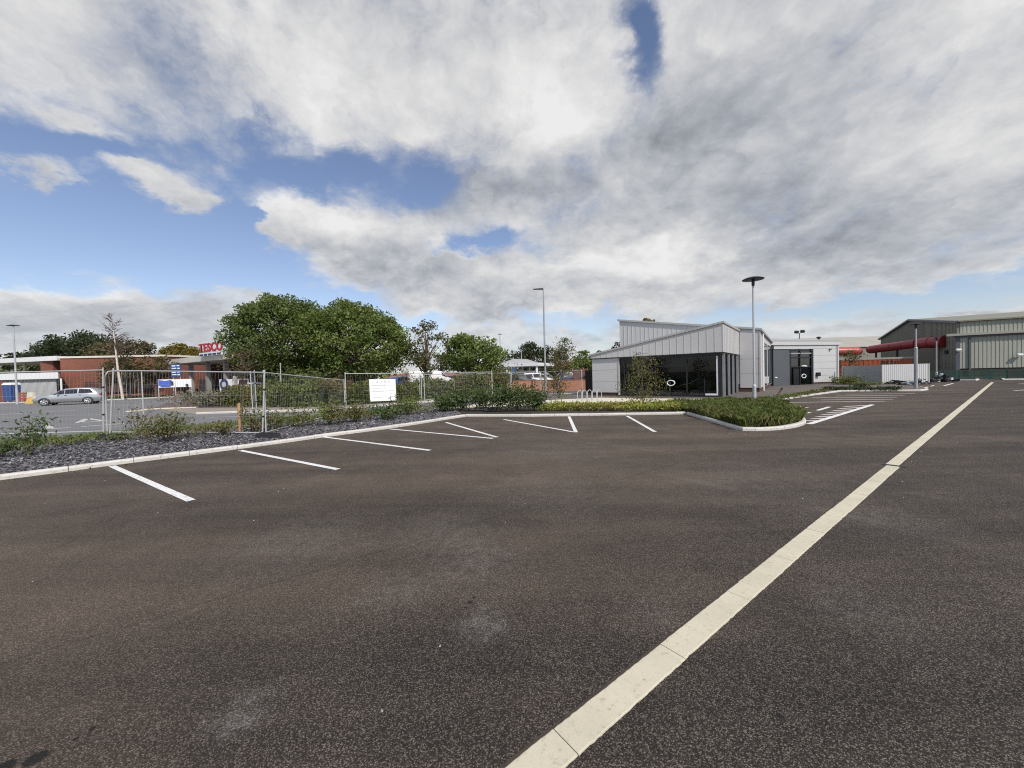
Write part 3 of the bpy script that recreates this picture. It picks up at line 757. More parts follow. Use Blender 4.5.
# brownish small trees in front of the brick wall
px_tree('small brown leaved tree in front of brick wall, beside leaning birch', 134, 356, 108, 150, 46, 388, 40, 60, .3, 'leaf_brown', trunk_r=.14, clump_r=.28)
px_tree('small olive leaved tree in front of brick wall near blue sign', 156, 354, 138, 174, 47, 384, 36, 60, .3, 'leaf_autumn', trunk_r=.14, clump_r=.28)

def bare_tree(label, base, h, lean, r, bark, n=40, wide=1.6):
    root = thing('birch_tree', label, 'tree', base)
    b = Vector(base); top = b + Vector((lean, 0, h)); tr = MB()
    tr.tube([b + Vector((0, 0, -.1)), b.lerp(top, .35) + Vector((lean * .12, 0, 0)), b.lerp(top, .7), top], [r, r * .8, r * .5, r * .12], 8)
    trunk = tr.build('trunk', bark, root, True)
    lb = MB()
    for i in range(n):
        t = rnd.uniform(.5, .98); o = b.lerp(top, t); L = (1.1 - t) * wide * rnd.uniform(.7, 1.5) + .35; a = rnd.uniform(0, 2 * PI)
        e = o + Vector((math.cos(a) * L, math.sin(a) * L, L * rnd.uniform(.2, .9)))
        lb.tube([o, o.lerp(e, .5) + Vector((0, 0, .1)), e], [.03, .022, .01], 4)
        for _ in range(5):
            o2 = o.lerp(e, rnd.uniform(.4, 1)); e2 = o2 + Vector((rnd.gauss(0, .3), rnd.gauss(0, .3), rnd.uniform(-.1, .55)))
            lb.bar(o2, e2, .014, .007, 4, False)
    lb.build('twigs', 'twig', root)
    return root
bb = G(123, 395.6); bb = at(123, 395.6, 43.5); bb.z = 0
bare_tree('nearly bare birch with leaning white trunk before the brick building', bb, at(111, 316, 43.5).z, at(111, 316, 43.5).x - bb.x, .13, 'bark_birch', 55, 1.9)

def shrub(label, x, y, Y, w, h, n, size, leaf, group=None, name='shrub', z0=bedz, stems=6, cat='shrub', airy=.25, droop=None):
    b = at(x, y, Y); b.z = z0
    root = thing(name, label, cat, b, 0, group)
    st = MB(); fo = MB(); m = max(stems, 3)
    for i in range(m):
        a = 2 * PI * i / m + rnd.uniform(-.4, .4); k = rnd.uniform(.3, 1)
        e = b + Vector((math.cos(a) * w * .5 * k, math.sin(a) * w * .5 * k, h * rnd.uniform(.6, 1.0)))
        md = b.lerp(e, .5) + Vector((0, 0, h * .1))
        st.tube([b, md, e], [.007, .005, .003], 4)
        for _ in range(int(n * 1.7) // m):
            t = rnd.uniform(.25, 1.05); p = b.lerp(md, t * 2) if t < .5 else md.lerp(e, t * 2 - 1)
            q = p + Vector((rnd.gauss(0, w * airy * .5), rnd.gauss(0, w * airy * .5), rnd.gauss(0, h * .12))); q.z = max(q.z, z0 + .03); fo.leaf(q, size * 1.2, .5, droop)
    st.build('stem', 'twig', root); fo.build('foliage', leaf, root)
    return root
bedshrubs = 'young shrubs in the slate bed'
for lab, x, y, w, h, n, sz, lf, st in (
    ('leggy young evergreen shrub in slate bed before the silver car', 31, 456, .95, .95, 190, .085, 'leaf_laurel', 9),
    ('low spreading shrub at the far end of slate bed by the grass', 2, 458, .7, .35, 120, .075, 'leaf_laurel', 7),
    ('bushy light green shrub in slate bed beside a rubber fence foot', 168, 442, 1.15, .75, 420, .08, 'leaf_birch', 12),
    ('thin straggly shrub with rusty leaves left of the bushy one', 138, 437, .9, .95, 90, .075, 'leaf_autumn', 7),
    ('small leafy shrub by the foot of the orange stake', 223, 436, .8, .5, 170, .075, 'leaf_birch', 8),
    ('dense little shrub just right of the orange stake', 253, 433, .8, .8, 260, .085, 'leaf_hedge', 9),
    ('upright shrub behind the leaning fence post', 276, 431, .8, .7, 240, .085, 'leaf_hedge', 9),
    ('spindly shrub under the sagging fence rail', 300, 428, .9, .7, 150, .085, 'leaf_birch', 8),
    ('rounded shrub left of the double fence posts', 330, 426, 1.1, .9, 360, .09, 'leaf_hedge', 11),
    ('spreading shrub right of the double fence posts', 355, 423, 1.2, .7, 330, .09, 'leaf_birch', 11),
    ('tall leafy shrub below the white notice board', 388, 420, 1.5, .6, 460, .10, 'leaf_laurel', 13),
    ('leafy shrub to the right of white notice board', 408, 415.5, 1.3, .72, 420, .10, 'leaf_hedge', 12)):
    Yd = G(x, y, bedz).y
    shrub(lab, x, y, Yd, w, h, n, sz, lf, bedshrubs, stems=st)
for i, (x, y, w, h, lf) in enumerate(((12, 449, .9, .35, 'leaf_birch'), (58, 447, .8, .3, 'leaf_hedge'), (80, 444, .7, .25, 'leaf_grass'), (122, 441.5, .8, .3, 'leaf_grass'), (148, 439.5, .7, .4, 'leaf_birch'), (190, 436.5, .9, .3, 'leaf_grass'),
                                (205, 435, .7, .35, 'leaf_birch'), (262, 430.5, .8, .35, 'leaf_birch'), (288, 428, .8, .4, 'leaf_hedge'), (312, 425.5, .8, .4, 'leaf_birch'), (343, 423, .8, .4, 'leaf_grass'), (370, 420, .9, .45, 'leaf_birch'), (424, 414, .9, .5, 'leaf_birch'), (436, 412.8, 1.0, .6, 'leaf_hedge'))):
    shrub('small scrappy weed like plant along the back edge of slate bed', x, y, G(x, y, bedz).y, w, h, 110, .06, lf, 'scrappy low plants behind the slate', stems=7, airy=.4)
for i, (x, y, w, h) in enumerate(((446, 413, 1.3, .8), (463, 411.5, 1.4, 1.0), (482, 412, 1.3, 1.0), (501, 412.5, 1.4, 1.05), (518, 412.5, 1.4, 1.1), (535, 412, 1.4, 1.0))):
    shrub(('glossy laurel at the left end of the laurel row', 'laurel in the row between end laurel and birch stem', 'laurel growing by the pale birch stem',
           'laurel just right of the last wire fence post', 'dense laurel in the right half of laurel row', 'laurel at the right end, next to lime green shrubs')[i],
          x, y, G(x, y, bedz).y + .5, w, h, 620, .115, 'leaf_laurel', 'row of laurels', stems=14, airy=.3)
for i in range(17):
    x = 547 + i * 8.1; p = G(x, 411.5 - .4 * (i % 2), bedz)
    shrub('low lime green shrub in the row along the kerb before the pavilion', x, 411.4, p.y + .5 + .9 * (i % 2), .95, .30, 260, .09, 'leaf_lime', 'lime green shrubs along the kerb', stems=8, airy=.35)
# island grasses: one mass
ipoly = [(p.x, p.y) for p in isl[1:11]] + [(11.0, 17.6), (7.0, 17.4), (6.7, 15)]
mb = MB(); c = 0
while c < 9500:
    x, y = rnd.uniform(5.8, 12.5), rnd.uniform(9.9, 18)
    if not inside((x, y), ipoly): continue
    c += 1
    b = Vector((x, y, bedz)); big = .27 + .09 * math.sin(x * 3.1) * math.cos(y * 2.3)
    for _ in range(4):
        a = rnd.uniform(0, 2 * PI); d = Vector((math.cos(a), math.sin(a), 0)); h = big * rnd.uniform(.5, 1.3); l = h * rnd.uniform(.1, .7); w = Vector((-d.y, d.x, 0)) * .006
        mb.add([b - w, b + w, b + d * l * .4 + Vector((0, 0, h * .75)) + w, b + d * l + Vector((0, 0, h * .95)) , b + d * l * .4 + Vector((0, 0, h * .75)) - w], [(0, 1, 2, 3, 4)])
tag(mb.build('grass_planting', 'leaf_grass'), 'mass of feathery green grasses filling the kerbed island by the lamp', 'grasses', kind='stuff')
fr = 'low clipped plants edging the forecourt'
for i, x in enumerate((828, 835.5, 844.5, 855, 864.5, 874.5, 884.5, 894.5)):
    p = G(x, 390.2, .08)
    shrub('low dark clipped plant in the row along forecourt kerb', x, 390.2, p.y + .3, .8, .24, 110, .10, 'leaf_dark', fr, stems=6, airy=.4)
for i in range(13):
    t = i / 12; x = 752 + 72 * t; y = 404.4 - 12.6 * t
    shrub('low dark tufted plant in the line from island to forecourt', x, y, G(x, y, .08).y + .25, .6, .22, 110, .075, 'leaf_hedge', fr, stems=6, airy=.4)
for x in (858, 863): shrub('low dark clipped plant near the grey enclosure', x, 386.8, G(x, 387, .08).y, .9, .26, 100, .11, 'leaf_dark', fr, stems=6, airy=.4)

# the long hedge across the road
def hedge(label, spine, width, hgts, n, size, leaf, name='hedge'):
    P = [Vector((p[0], p[1], 0)) for p in spine]
    L = [0]
    for i in range(1, len(P)): L.append(L[-1] + (P[i] - P[i - 1]).length)
    core = MB(); fo = MB()
    def get(s):
        for i in range(1, len(P)):
            if s <= L[i] + 1e-6:
                t = (s - L[i - 1]) / (L[i] - L[i - 1]); d = (P[i] - P[i - 1]).normalized()
                return P[i - 1].lerp(P[i], t), Vector((-d.y, d.x, 0)), hgts[i - 1] * (1 - t) + hgts[i] * t
        return P[-1], Vector((0, 1, 0)), hgts[-1]
    root = thing(name, label, 'hedge', P[len(P) // 2])
    for i in range(len(P) - 1):
        core.wall(P[i] + Vector((0, 0, 0)) - get(L[i] + .01)[1] * width * .3, P[i + 1] - get(L[i] + .01)[1] * width * .2, 0.0, hgts[i] * .55, width * .4, 0.0, hgts[i + 1] * .55)
    for _ in range(n):
        s = rnd.uniform(0, L[-1]); p, nn, h = get(s)
        h *= 1 + .12 * math.sin(s * 1.7) + .08 * math.sin(s * 4.1 + 1)
        a = rnd.uniform(-.15, PI); r = rnd.uniform(.72, 1.04)
        ca, sa = math.cos(a), math.sin(a)
        k = (abs(ca) ** 3 + abs(sa) ** 3) ** (-1 / 3)
        fo.leaf(p + nn * ca * k * width * .5 * r + Vector((rnd.gauss(0, .05), 0, max(.03, sa * k * h * r))), size)
    f = fo.build('foliage', leaf, root); core.build('branches', 'leaf_dark', root)
    return root
hs = [G(232, 406), G(290, 407), G(330, 406), G(400, 401.8), G(450, 398), G(503, 394.8)]
off = [Vector((-.6, .9, 0))] * 6
hedge('long informal green hedge across the road, in front of the maples', [a + b for a, b in zip(hs, off)], 2.2, [1.25, 1.5, 1.6, 1.35, 1.5, 1.95], 17000, .17, 'leaf_hedge')
shrub('low grey green variegated bush at the pale end of the long hedge', 210, 406, 27.5, 4.2, 1.05, 1500, .17, 'leaf_grey', None, z0=0, stems=24, airy=.35)
shrub('dark leafy bush under the dense maple behind the hedge', 312, 397, 31, 4.5, 2.6, 1200, .26, 'leaf_maple', None, z0=0, stems=16, airy=.4)
shrub('bushy dark shrub ending the long hedge beside low brick wall', 497, 393, 32.6, 3.0, 2.3, 1100, .2, 'leaf_hedge', None, z0=0, stems=16, airy=.4)

# saplings
def sapling(label, x, y, Y, top, crown, leaf, n, size, white=False, lean=0.0, branches=0, r=.025, z0=bedz, droop=None, wide=.5):
    b = at(x, y, Y); b.z = z0; t = at(x + lean, top, Y)
    root = thing('sapling', label, 'sapling', b)
    tr = MB(); tr.tube([b, b.lerp(t, .5) + Vector((.03, 0, 0)), t], [r, r * .75, r * .25], 6)
    tr.build('trunk', 'bark_birch' if white else 'bark', root, True)
    lo = at(x, crown, Y).z; fo = MB(); tw = MB()
    nb_ = branches or max(20, n // 14)
    for i in range(nb_):
        k = rnd.random(); z = lo + (t.z - lo) * k; o = b.lerp(t, (z - b.z) / (t.z - b.z)); a = rnd.uniform(0, 2 * PI)
        rr = wide * (math.sin(PI * (.22 + .70 * k)) ** .7) * rnd.uniform(.35, 1.2)
        e = o + Vector((math.cos(a) * rr, math.sin(a) * rr, rr * (-.5 if droop else .5) * rnd.uniform(.2, 1)))
        tw.tube([o, o.lerp(e, .5) + Vector((0, 0, .12 * rr)), e], [.01, .007, .004], 4)
        for _ in range(14 if not branches else n // branches):
            q = o.lerp(e, rnd.uniform(.25, 1.1)) + Vector((rnd.gauss(0, .09), rnd.gauss(0, .09), rnd.gauss(0, .09) - (abs(rnd.gauss(0, .28)) if droop else 0)))
            if q.z > z0 + .12: fo.leaf(q, size, .5, droop)
    tw.build('twigs', 'twig', root); fo.build('crown', leaf, root)
    return root
sapling('young weeping birch in front of the dark pavilion glass', 643, 405, 18.6, 352, 400, 'leaf_birch', 2300, .085, False, -3, r=.03, droop=1.6, wide=1.25, branches=44)
sapling('feathery sapling with slanting white stem beside the cycle hoops', 555, 405, 19.5, 340, 398, 'leaf_birch', 2200, .10, True, 10, wide=.95, r=.03)
sapling('young birch with pale stem among the laurels', 489, 411, 18.6, 378, 392, 'leaf_birch', 140, .08, True, 0, wide=.35)
sapling('thin young tree standing beside the white notice board', 409.5, 413, 17.6, 371, 396, 'leaf_autumn', 120, .085, False, -1, wide=.4)
sapling('slender brown sapling tied to the orange stake', 242, 434, 13.0, 352, 378, 'leaf_autumn', 360, .085, False, 0, wide=.75)
sapling('small tree with reddish leaves by the grey enclosure', 852, 385, 38.2, 352, 384, 'leaf_autumn', 1100, .2, False, -3, z0=0, wide=1.3, r=.05)
p = G(240, 432.5, bedz)
mb = MB(); mb.lathe([(.045, 0), (.045, at(240, 404, p.y).z - .1), (.03, at(240, 403.5, p.y).z - .04)], p, 10)
s_ = mb.build('tree_stake', 'wood_stake', None, True); tag(s_, 'round orange timber stake standing by the brown sapling', 'stake')

# ------------------------------------------------------------------ temporary wire fence
def fence_panel(label, b0, z0, b1, z1, round_left=False, group='temporary wire fence panels', wires=True, zb=.13, r=.021):
    """b0,b1 plan positions; z0,z1 tube tops; optional separate plan shift at the tops (b as (bottom, top))"""
    B0, T0 = (b0 if isinstance(b0, tuple) else (b0, b0)); B1, T1 = (b1 if isinstance(b1, tuple) else (b1, b1))
    a0, a1 = Vector((B0.x, B0.y, zb - .08)), Vector((T0.x, T0.y, z0)); c0, c1 = Vector((B1.x, B1.y, zb - .08)), Vector((T1.x, T1.y, z1))
    root = thing('wire_fence', label, 'fence panel', (a0.x, a0.y, 0), 0, group)
    for p, q in ((a0, a1), (c0, c1)):
        up = (q - p).normalized()
        pb = MB().bar(p, q + up * .05, r, r, 8); post = pb.build('post', 'galvanised', root, True)
    def lerp2(u, v): return a0.lerp(a1, v).lerp(c0.lerp(c1, v), u)
    for v in (.045, .985): MB().bar(lerp2(0, v), lerp2(1, v), r * .85, r * .85, 8).build('rail', 'galvanised', root, True)
    mb = MB(); L = (c0 - a0).length; n = max(6, int(L / .115))
    if wires:
        for i in range(1, n):
            u = i / n; mb.bar(lerp2(u, .045), lerp2(u, .985), .0011, .0011, 4, False)
        for v in (.16, .30, .45, .62, .78): mb.bar(lerp2(0, v), lerp2(1, v), .0012 if v not in (.30, .62) else .0022, None, 4, False)
        mb.build('wire_mesh', 'galvanised', root)
    for v in (.3, .72): MB().box(lerp2(1, v), (.06, .045, .05)).build('clamp', 'black_metal', root)
    return root
def top_of(b, x, y): return at(x, y, b.y)
pA = G(103.5, 435.5); pA0 = Vector((-17.3, 12.6, 0))
fence_panel('wire fence panel in front of the silver car', pA0, at(0, 371.5, 12.6).z, (pA, at(103, 369, pA.y)), at(103, 369, pA.y).z)
pB = G(110, 436.5); pC = G(262.5, 437.3)
fence_panel('wide wire fence panel between the paired posts and tall tilted post', (pB, at(113.4, 369.5, pB.y)), at(113.4, 369.5, pB.y).z, (pC, at(264.6, 371.5, pC.y)), at(264.6, 371.5, pC.y).z)
# the rounded end frame standing edge-on between the first two panels
q = G(107.5, 435); zt = at(108, 371, q.y).z
e = thing('wire_fence', 'round cornered wire fence panel seen edge-on between two wider panels', 'fence panel', (q.x, q.y, 0), 0, 'temporary wire fence panels')
q2 = q + Vector((.18, 1.1, 0)); mb = MB()
pth = [q + Vector((0, 0, .06)), q + Vector((0, 0, zt - .22)), q + Vector((.02, .03, zt - .1)), q.lerp(q2, .09) + Vector((0, 0, zt - .02)), q.lerp(q2, .2) + Vector((0, 0, zt)), q2 + Vector((0, 0, zt)), q2 + Vector((0, 0, .06))]
mb.tube(pth, .021, 8); mb.build('frame', 'galvanised', e, True)
mb = MB()
for i in range(1, 9): mb.bar(q.lerp(q2, i / 9) + Vector((0, 0, .1)), q.lerp(q2, i / 9) + Vector((0, 0, zt - .03)), .0035, None, 4, False)
mb.build('wire_mesh', 'galvanised', e)
MB().bar(G(103.5, 435.5) + Vector((0, 0, 1.3)), q + Vector((0, 0, 1.3)), .018, None, 6).build('clamp', 'galvanised', e)
pD = G(346.5, 412.5, .06); pE = G(420.5, 409.5, .06); pF = G(492.8, 411.5, .06)
fence_panel('sagging wire fence panel running back from the tall tilted post', pC + Vector((.06, .08, 0)), at(265, 371.5, pC.y).z, (pD - Vector((.06, 0, 0)), at(344, 379.8, pD.y)), at(344, 379.8, pD.y).z)
pG = G(253.2, 418); pH = pG + Vector((-.35, 2.0, 0)) 
fence_panel('narrow wire fence panel seen edge-on behind the brown sapling', (pG, at(250.3, 372, pG.y)), at(250.3, 372, pG.y).z, (at(257, 417, 18.6), at(254.3, 371, 18.6)), at(254.3, 371, 18.6).z)
pI = fence_panel('wire fence panel carrying the white notice board', pD, at(346.5, 373, pD.y).z, pE, at(419.5, 372.6, pE.y).z)
fence_panel('wire fence panel next to the notice board, ending among laurels', pE + Vector((.08, 0, 0)), at(421, 372.6, pE.y).z, pF, at(492.4, 371.5, pF.y).z)
fl = [G(424, 402), G(473, 396), G(511.3, 395.5), G(541, 395.5), G(583, 398)]
flab = ('far wire fence panel along the road behind the right laurels, leftmost', 'far wire fence panel in front of the bushy hedge end', 'far wire fence panel in front of the low brick wall', 'far wire fence panel running towards the cycle hoops')
for i in range(4):
    fence_panel(flab[i], fl[i] + Vector((.05, 0, 0)), 1.86, fl[i + 1] - Vector((.05, 0, 0)), 1.86, group='wire fence panels along the road', r=.024)
def foot(label, p, rz, z=bedz):
    mb = MB(); h = .12
    base = [(-.36, -.11), (.36, -.11), (.36, .11), (-.36, .11)]
    M = Matrix.Rotation(rz, 3, 'Z')
    mb.hexa([p + M @ Vector((*b, z)) for b in base] + [p + M @ Vector((b[0] * .9, b[1] * .8, z + h)) for b in base])
    for t in (-.22, -.06, .1): mb.box(p + M @ Vector((t, 0, z + h + .012)), (.08, .12, .022), rz)
    mb.box(p + M @ Vector((.25, -.02, z + h + .01)), (.12, .14, .018), rz)
    return tag(mb.build('fence_weight', 'rubber'), label, 'fence foot', 'rubber feet of the wire fence')
foot('black rubber fence foot under the paired left posts', G(112, 440.5, bedz), .1, bedz)
foot('black rubber fence foot under the tall tilted post', G(268, 438.6, bedz), -.3, bedz - .03)
foot('black rubber fence foot under the double posts by the notice board', G(347, 412, .05), .4, .045)
foot('black rubber fence foot at the last post among laurels', G(493, 411.8, .06), .1, bedz)

# notice board, tied to the fence
bd = [at(369, 379.3, 17.9), at(395.4, 378.9, 18.2), at(396.4, 400.4, 18.1), at(370.3, 401.5, 17.8)]
root = thing('notice_board', 'white printed notice board tied to the wire fence', 'notice board', tuple((bd[2] + bd[3]) / 2))
MB().plate(bd, .012).build('board', 'sign_white', root)
mb = MB(); nb = (bd[1] - bd[0]).cross(bd[3] - bd[0]).normalized()
if nb.y > 0: nb = -nb
def onb(u, v): return bd[0].lerp(bd[1], u).lerp(bd[3].lerp(bd[2], u), v) + nb * .009
for (u, v, w, h) in ((.14, .07, .02, .1), (.27, .06, .05, .03), (.29, .10, .05, .03), (.27, .14, .05, .03), (.46, .07, .02, .1), (.57, .07, .07, .09), (.72, .10, .05, .07),
                     (.08, .27, .5, .025), (.62, .27, .3, .022), (.08, .54, .46, .025), (.6, .53, .32, .022), (.57, .2, .012, .66), (.12, .42, .3, .014), (.66, .86, .09, .06), (.78, .8, .1, .02), (.77, .65, .06, .02), (.1, .82, .36, .015)):
    mb.plate([onb(u, v), onb(u + w, v), onb(u + w, v + h), onb(u, v + h)], .003)
mb.build('print', 'print_grey', root)

# ------------------------------------------------------------------ lamps and posts
def ground_pt(x, y): return G(x, y)
def disc_lamp(label, base, top, rad, r=.05, sleeve=.28, z0=.07, lean=0.0, mat='pole_pale', collar=True):
    b = Vector((base.x, base.y, z0)); t = Vector((base.x + lean, base.y, top))
    root = thing('lamp_post', label, 'lamp post', b, 0, 'disc headed car park lamps')
    h = top - z0; k = MB()
    k.bar(b, b.lerp(t, .97), r, r * .72, 12); k.build('post', mat, root, True)
    k = MB(); k.bar(b, b.lerp(t, sleeve), r * 1.55, r * 1.5, 12)
    k.bar(b.lerp(t, sleeve), b.lerp(t, sleeve + .012), r * 1.5, r * 1.05, 12)
    k.build('sleeve', mat, root, True)
    hd = MB(); hd.lathe([(.001, .10), (rad * .3, .10), (rad * .72, .055), (rad, .0), (rad * .97, -.022), (rad * .5, -.035), (.001, -.04)], t - Vector((0, 0, .08)), 28)
    hd.build('lamp_head', 'black_metal', root, True)
    nk = MB(); nk.lathe([(r * 1.15, -.36), (r * 1.25, -.13), (r * 1.9, -.1), (r * 1.9, -.085)], t, 14); nk.build('neck', 'black_metal', root, True)
    return root
lb = at(754.5, 406, 16.4)
disc_lamp('tall disc headed lamp post in the planted island before the pavilion', lb, at(749, 277.5, 16.4).z, at(758.8, 280, 16.4).x - at(749, 280, 16.4).x, .05, .155)
lb = G(916, 389.5); disc_lamp('disc headed lamp post at the end of the forecourt kerb', lb, at(914, 323, lb.y).z, .34, .062, .62, mat='steel_grey', z0=.06)
lb = G(936.5, 381.5); disc_lamp('small far disc headed lamp post by the green mesh fence', lb, at(935, 337, lb.y).z, .26, .06, .2, mat='steel_grey', z0=0)
def street_light(label, b, top, arms, r=.075, mat='steel_grey', z0=0.0, head=.8, group=None):
    b = Vector((b.x, b.y, z0)); t = Vector((b.x, b.y, top))
    root = thing('street_light', label, 'street light', b, 0, group)
    k = MB(); k.bar(b, b.lerp(t, .2), r * 1.25, r * 1.2, 10); k.bar(b.lerp(t, .2), t, r, r * .62, 10); k.build('pole', mat, root, True)
    for a in arms:
        h = MB(); d = Vector((a, 0, 0)); p = t + Vector((0, 0, -.05))
        h.hexa([p + d * .02 + Vector((0, -.1, -.05)), p + d * head + Vector((0, -.12, -.02)), p + d * head + Vector((0, .12, -.02)), p + d * .02 + Vector((0, .1, -.05)),
                p + d * .02 + Vector((0, -.08, .09)), p + d * head + Vector((0, -.1, .035)), p + d * head + Vector((0, .1, .035)), p + d * .02 + Vector((0, .08, .09))])
        h.build('lamp_head', 'black_metal', root)
    return root
lb = at(545.8, 393, 32.5); street_light('tall grey street light behind the laurels and far fence', lb, at(543.3, 288.5, 32.5).z, (-1,), .085, head=.85)
lb = G(17.5, 404.3); street_light('grey double headed street light near the nose of the silver car', lb, at(15.5, 325, lb.y).z, (-1, 1), .085, 'pole_pale', head=.55)
lb = at(501, 378, 70); street_light('distant double headed lamp standing above the green tree', lb, at(500, 334, 70).z, (-1, 1), .09, head=.4)
lb = at(522, 378, 66); street_light('short distant lamp in front of the dome shaped tree', lb, at(522, 352, 66).z, (1,), .12, head=.3)
p = at(281.3, 396, 27.5); p.z = 0; t = at(280.3, 364, 27.5)
mb = MB(); mb.bar(p, t, .035, .03, 8); mb.lathe([(.045, 0), (.045, .04), (.01, .07)], t, 8); tag(mb.build('metal_post', 'galvanised', None, True), 'slim bare metal post rising out of the hedge by tilted fence', 'post')

# ------------------------------------------------------------------ cars
def car(label, centre, heading, paint_, L=4.35, Wd=1.78, Ht=1.47, kind='hatch', group=None, name='parked_car'):
    """nose towards +x of the local frame; heading turns it"""
    root = thing(name, label, 'car' if kind != 'van' else 'van', (centre[0], centre[1], centre[2] if len(centre) > 2 else 0), heading, group)
    hw = Wd / 2; h = Ht
    if kind == 'van':
        st = [(-.5, .16, .62, .8), (-.49, .14, .7, .97), (-.30, .13, .72, 1.0), (.12, .13, .72, 1.0), (.22, .13, .70, .95), (.33, .13, .60, .64), (.44, .13, .52, .53), (.49, .15, .42, .43), (.5, .2, .36, .37)]
    else:
        st = [(-.5, .28, .52, .60), (-.485, .17, .62, .74), (-.42, .15, .645, .93), (-.30, .14, .645, .985), (-.12, .14, .63, 1.0), (.04, .14, .62, .975), (.13, .14, .61, .86), (.235, .14, .60, .625), (.35, .14, .565, .575), (.44, .15, .51, .52), (.485, .18, .42, .43), (.5, .26, .36, .37)]
    vs = []; m = 9
    for i, (x, b, bel, rf) in enumerate(st):
        e = 1 - .16 * max(0, (abs(x) - .36) / .14) ** 2; tw = .74 if rf - bel > .1 else .94
        up = rf - bel
        row = [(hw * e * .9, b), (hw * e, b + .1), (hw * e * 1.0, (b + bel) / 2 + .04), (hw * e * .965, bel), (hw * e * (tw + (.0 if up > .1 else 0)), bel + up * .88 if up > .1 else rf - .004), (hw * e * tw * .78, rf - .002), (0, rf + .008)]
        half = [(x * L, yy, zz * h) for yy, zz in row]
        vs += half + [(p[0], -p[1], p[2]) for p in half[-2::-1]]
    m = 13; fs = []
    for i in range(len(st) - 1):
        for j in range(m - 1): fs.append((i * m + j, (i + 1) * m + j, (i + 1) * m + j + 1, i * m + j + 1))
        fs.append((i * m + m - 1, (i + 1) * m + m - 1, (i + 1) * m, i * m))
    fs += [tuple(range(m)), tuple(range(len(st) * m - 1, (len(st) - 1) * m - 1, -1))]
    mb = MB().add(vs, fs); mb.build('body', paint_, root, True, world=False)
    def spt(i, j, o=.012, s=1):
        p = Vector(vs[i * m + j]); c = Vector((p.x, 0, p.z)); n = (p - c); n = n.normalized() if n.length > 1e-4 else Vector((0, 0, 1))
        q = p + n * o; return Vector((q.x, q.y * s, q.z))
    # side windows
    rows = ((2, 3), (3, 4), (4, 5)) if kind != 'van' else ((4, 4.9),)
    idx = [i for i, q_ in enumerate(st) if q_[3] - q_[2] > .18]
    for s in (1, -1):
        for a, b in ([(idx[0] + .25, idx[0] + 1.75), (idx[0] + 1.85, idx[-1] - 1.05), (idx[-1] - .95, idx[-1] + .75)] if kind != 'van' else [(3.9, 4.9)]):
            def ip(f, j, lo):
                i = int(f); t = f - i
                p = spt(i, j, .012, s).lerp(spt(min(i + 1, len(st) - 1), j, .012, s), t)
                p2 = spt(i, 7 - j, .012, s).lerp(spt(min(i + 1, len(st) - 1), 7 - j, .012, s), t)
                return p.lerp(p2, lo)
            q_ = [ip(a, 3, .1), ip(b, 3, .1), ip(b, 4, .08), ip(a, 4, .08)]
            if kind != 'van' and b > idx[-1]: q_[2] = ip(idx[-1] - .1, 4, .08); 
            if kind != 'van' and a < idx[0] + .5: q_[3] = ip(a + .45, 4, .08)
            MB().plate(q_, .008).build('side_window', 'car_glass', root, world=False)
    # windscreen and rear screen
    f0 = [i for i, q_ in enumerate(st) if q_[0] > 0 and q_[3] - q_[2] < .1][0]
    w = MB(); 
    def cp(i, j, o): p = Vector(vs[i * m + j]); return p + Vector((o, 0, .012))
    w.plate([cp(f0, 4, -.02), cp(f0, 8, -.02), cp(f0 - 2, 7, .03), cp(f0 - 2, 5, .03)], .01); w.build('windscreen', 'car_glass', root, world=False)
    rw = MB(); rw.plate([Vector((-.487 * L, -hw * .62, .66 * h)), Vector((-.487 * L, hw * .62, .66 * h)), Vector((-.437 * L, hw * .55, .88 * h)), Vector((-.437 * L, -hw * .55, .88 * h))], .02)
    rw.build('rear_window', 'car_glass', root, world=False)
    wr = .315
    for sx in (.325, -.30):
        for s in (1, -1):
            c = Vector((sx * L, s * (hw - .1), wr))
            tb = MB(); tb.bar(c - Vector((0, .11, 0)), c + Vector((0, .11, 0)), wr, wr, 24)
            wh = tb.build('wheel', 'tyre', root, True, world=False)
            rb = MB(); o = s * .113
            rb.bar(c + Vector((0, o - s * .01, 0)), c + Vector((0, o, 0)), wr * .2, wr * .2, 12)
            for k in range(5):
                a = 2 * PI * k / 5 + .3; d = Vector((math.cos(a), 0, math.sin(a)))
                rb.bar(c + Vector((0, o, 0)), c + d * wr * .66 + Vector((0, o, 0)), .038, .05, 6)
            ring = [c + Vector((math.cos(t) * wr * .68, o, math.sin(t) * wr * .68)) for t in [2 * PI * k / 20 for k in range(21)]]
            rb.tube(ring, .022, 6); rb.build('rim', 'wheel_alloy', wh, True, world=False)
            ar = MB(); arc = [c + Vector((math.cos(t) * wr * 1.14, s * .105 - s * .01, math.sin(t) * wr * 1.14)) for t in [PI * k / 12 for k in range(13)]]
            ar.tube(arc, .03, 6); ar.build('wheel_arch', 'black_metal', root, True, world=False)
    for s in (1, -1):
        MB().box((.462 * L, s * hw * .66, .47 * h), (.16, .34, .13), 0).build('headlight', 'lamp_clear', root, world=False)
        MB().box((-.487 * L, s * hw * .74, .58 * h), (.12, .24, .2), 0).build('tail_light', 'lamp_red', root, world=False)
        MB().box((.13 * L, s * (hw + .08), .645 * h), (.12, .18, .12), 0).build('mirror', paint_, root, world=False)
        MB().box((.0, s * (hw * .985), .16 * h), (L * .56, .03, .05), 0).build('sill_trim', 'black_metal', root, world=False)
        for dx_ in (.02, -.19): MB().box((dx_ * L, s * (hw + .008), .565 * h), (.16, .03, .03), 0).build('door_handle', 'black_metal', root, world=False)
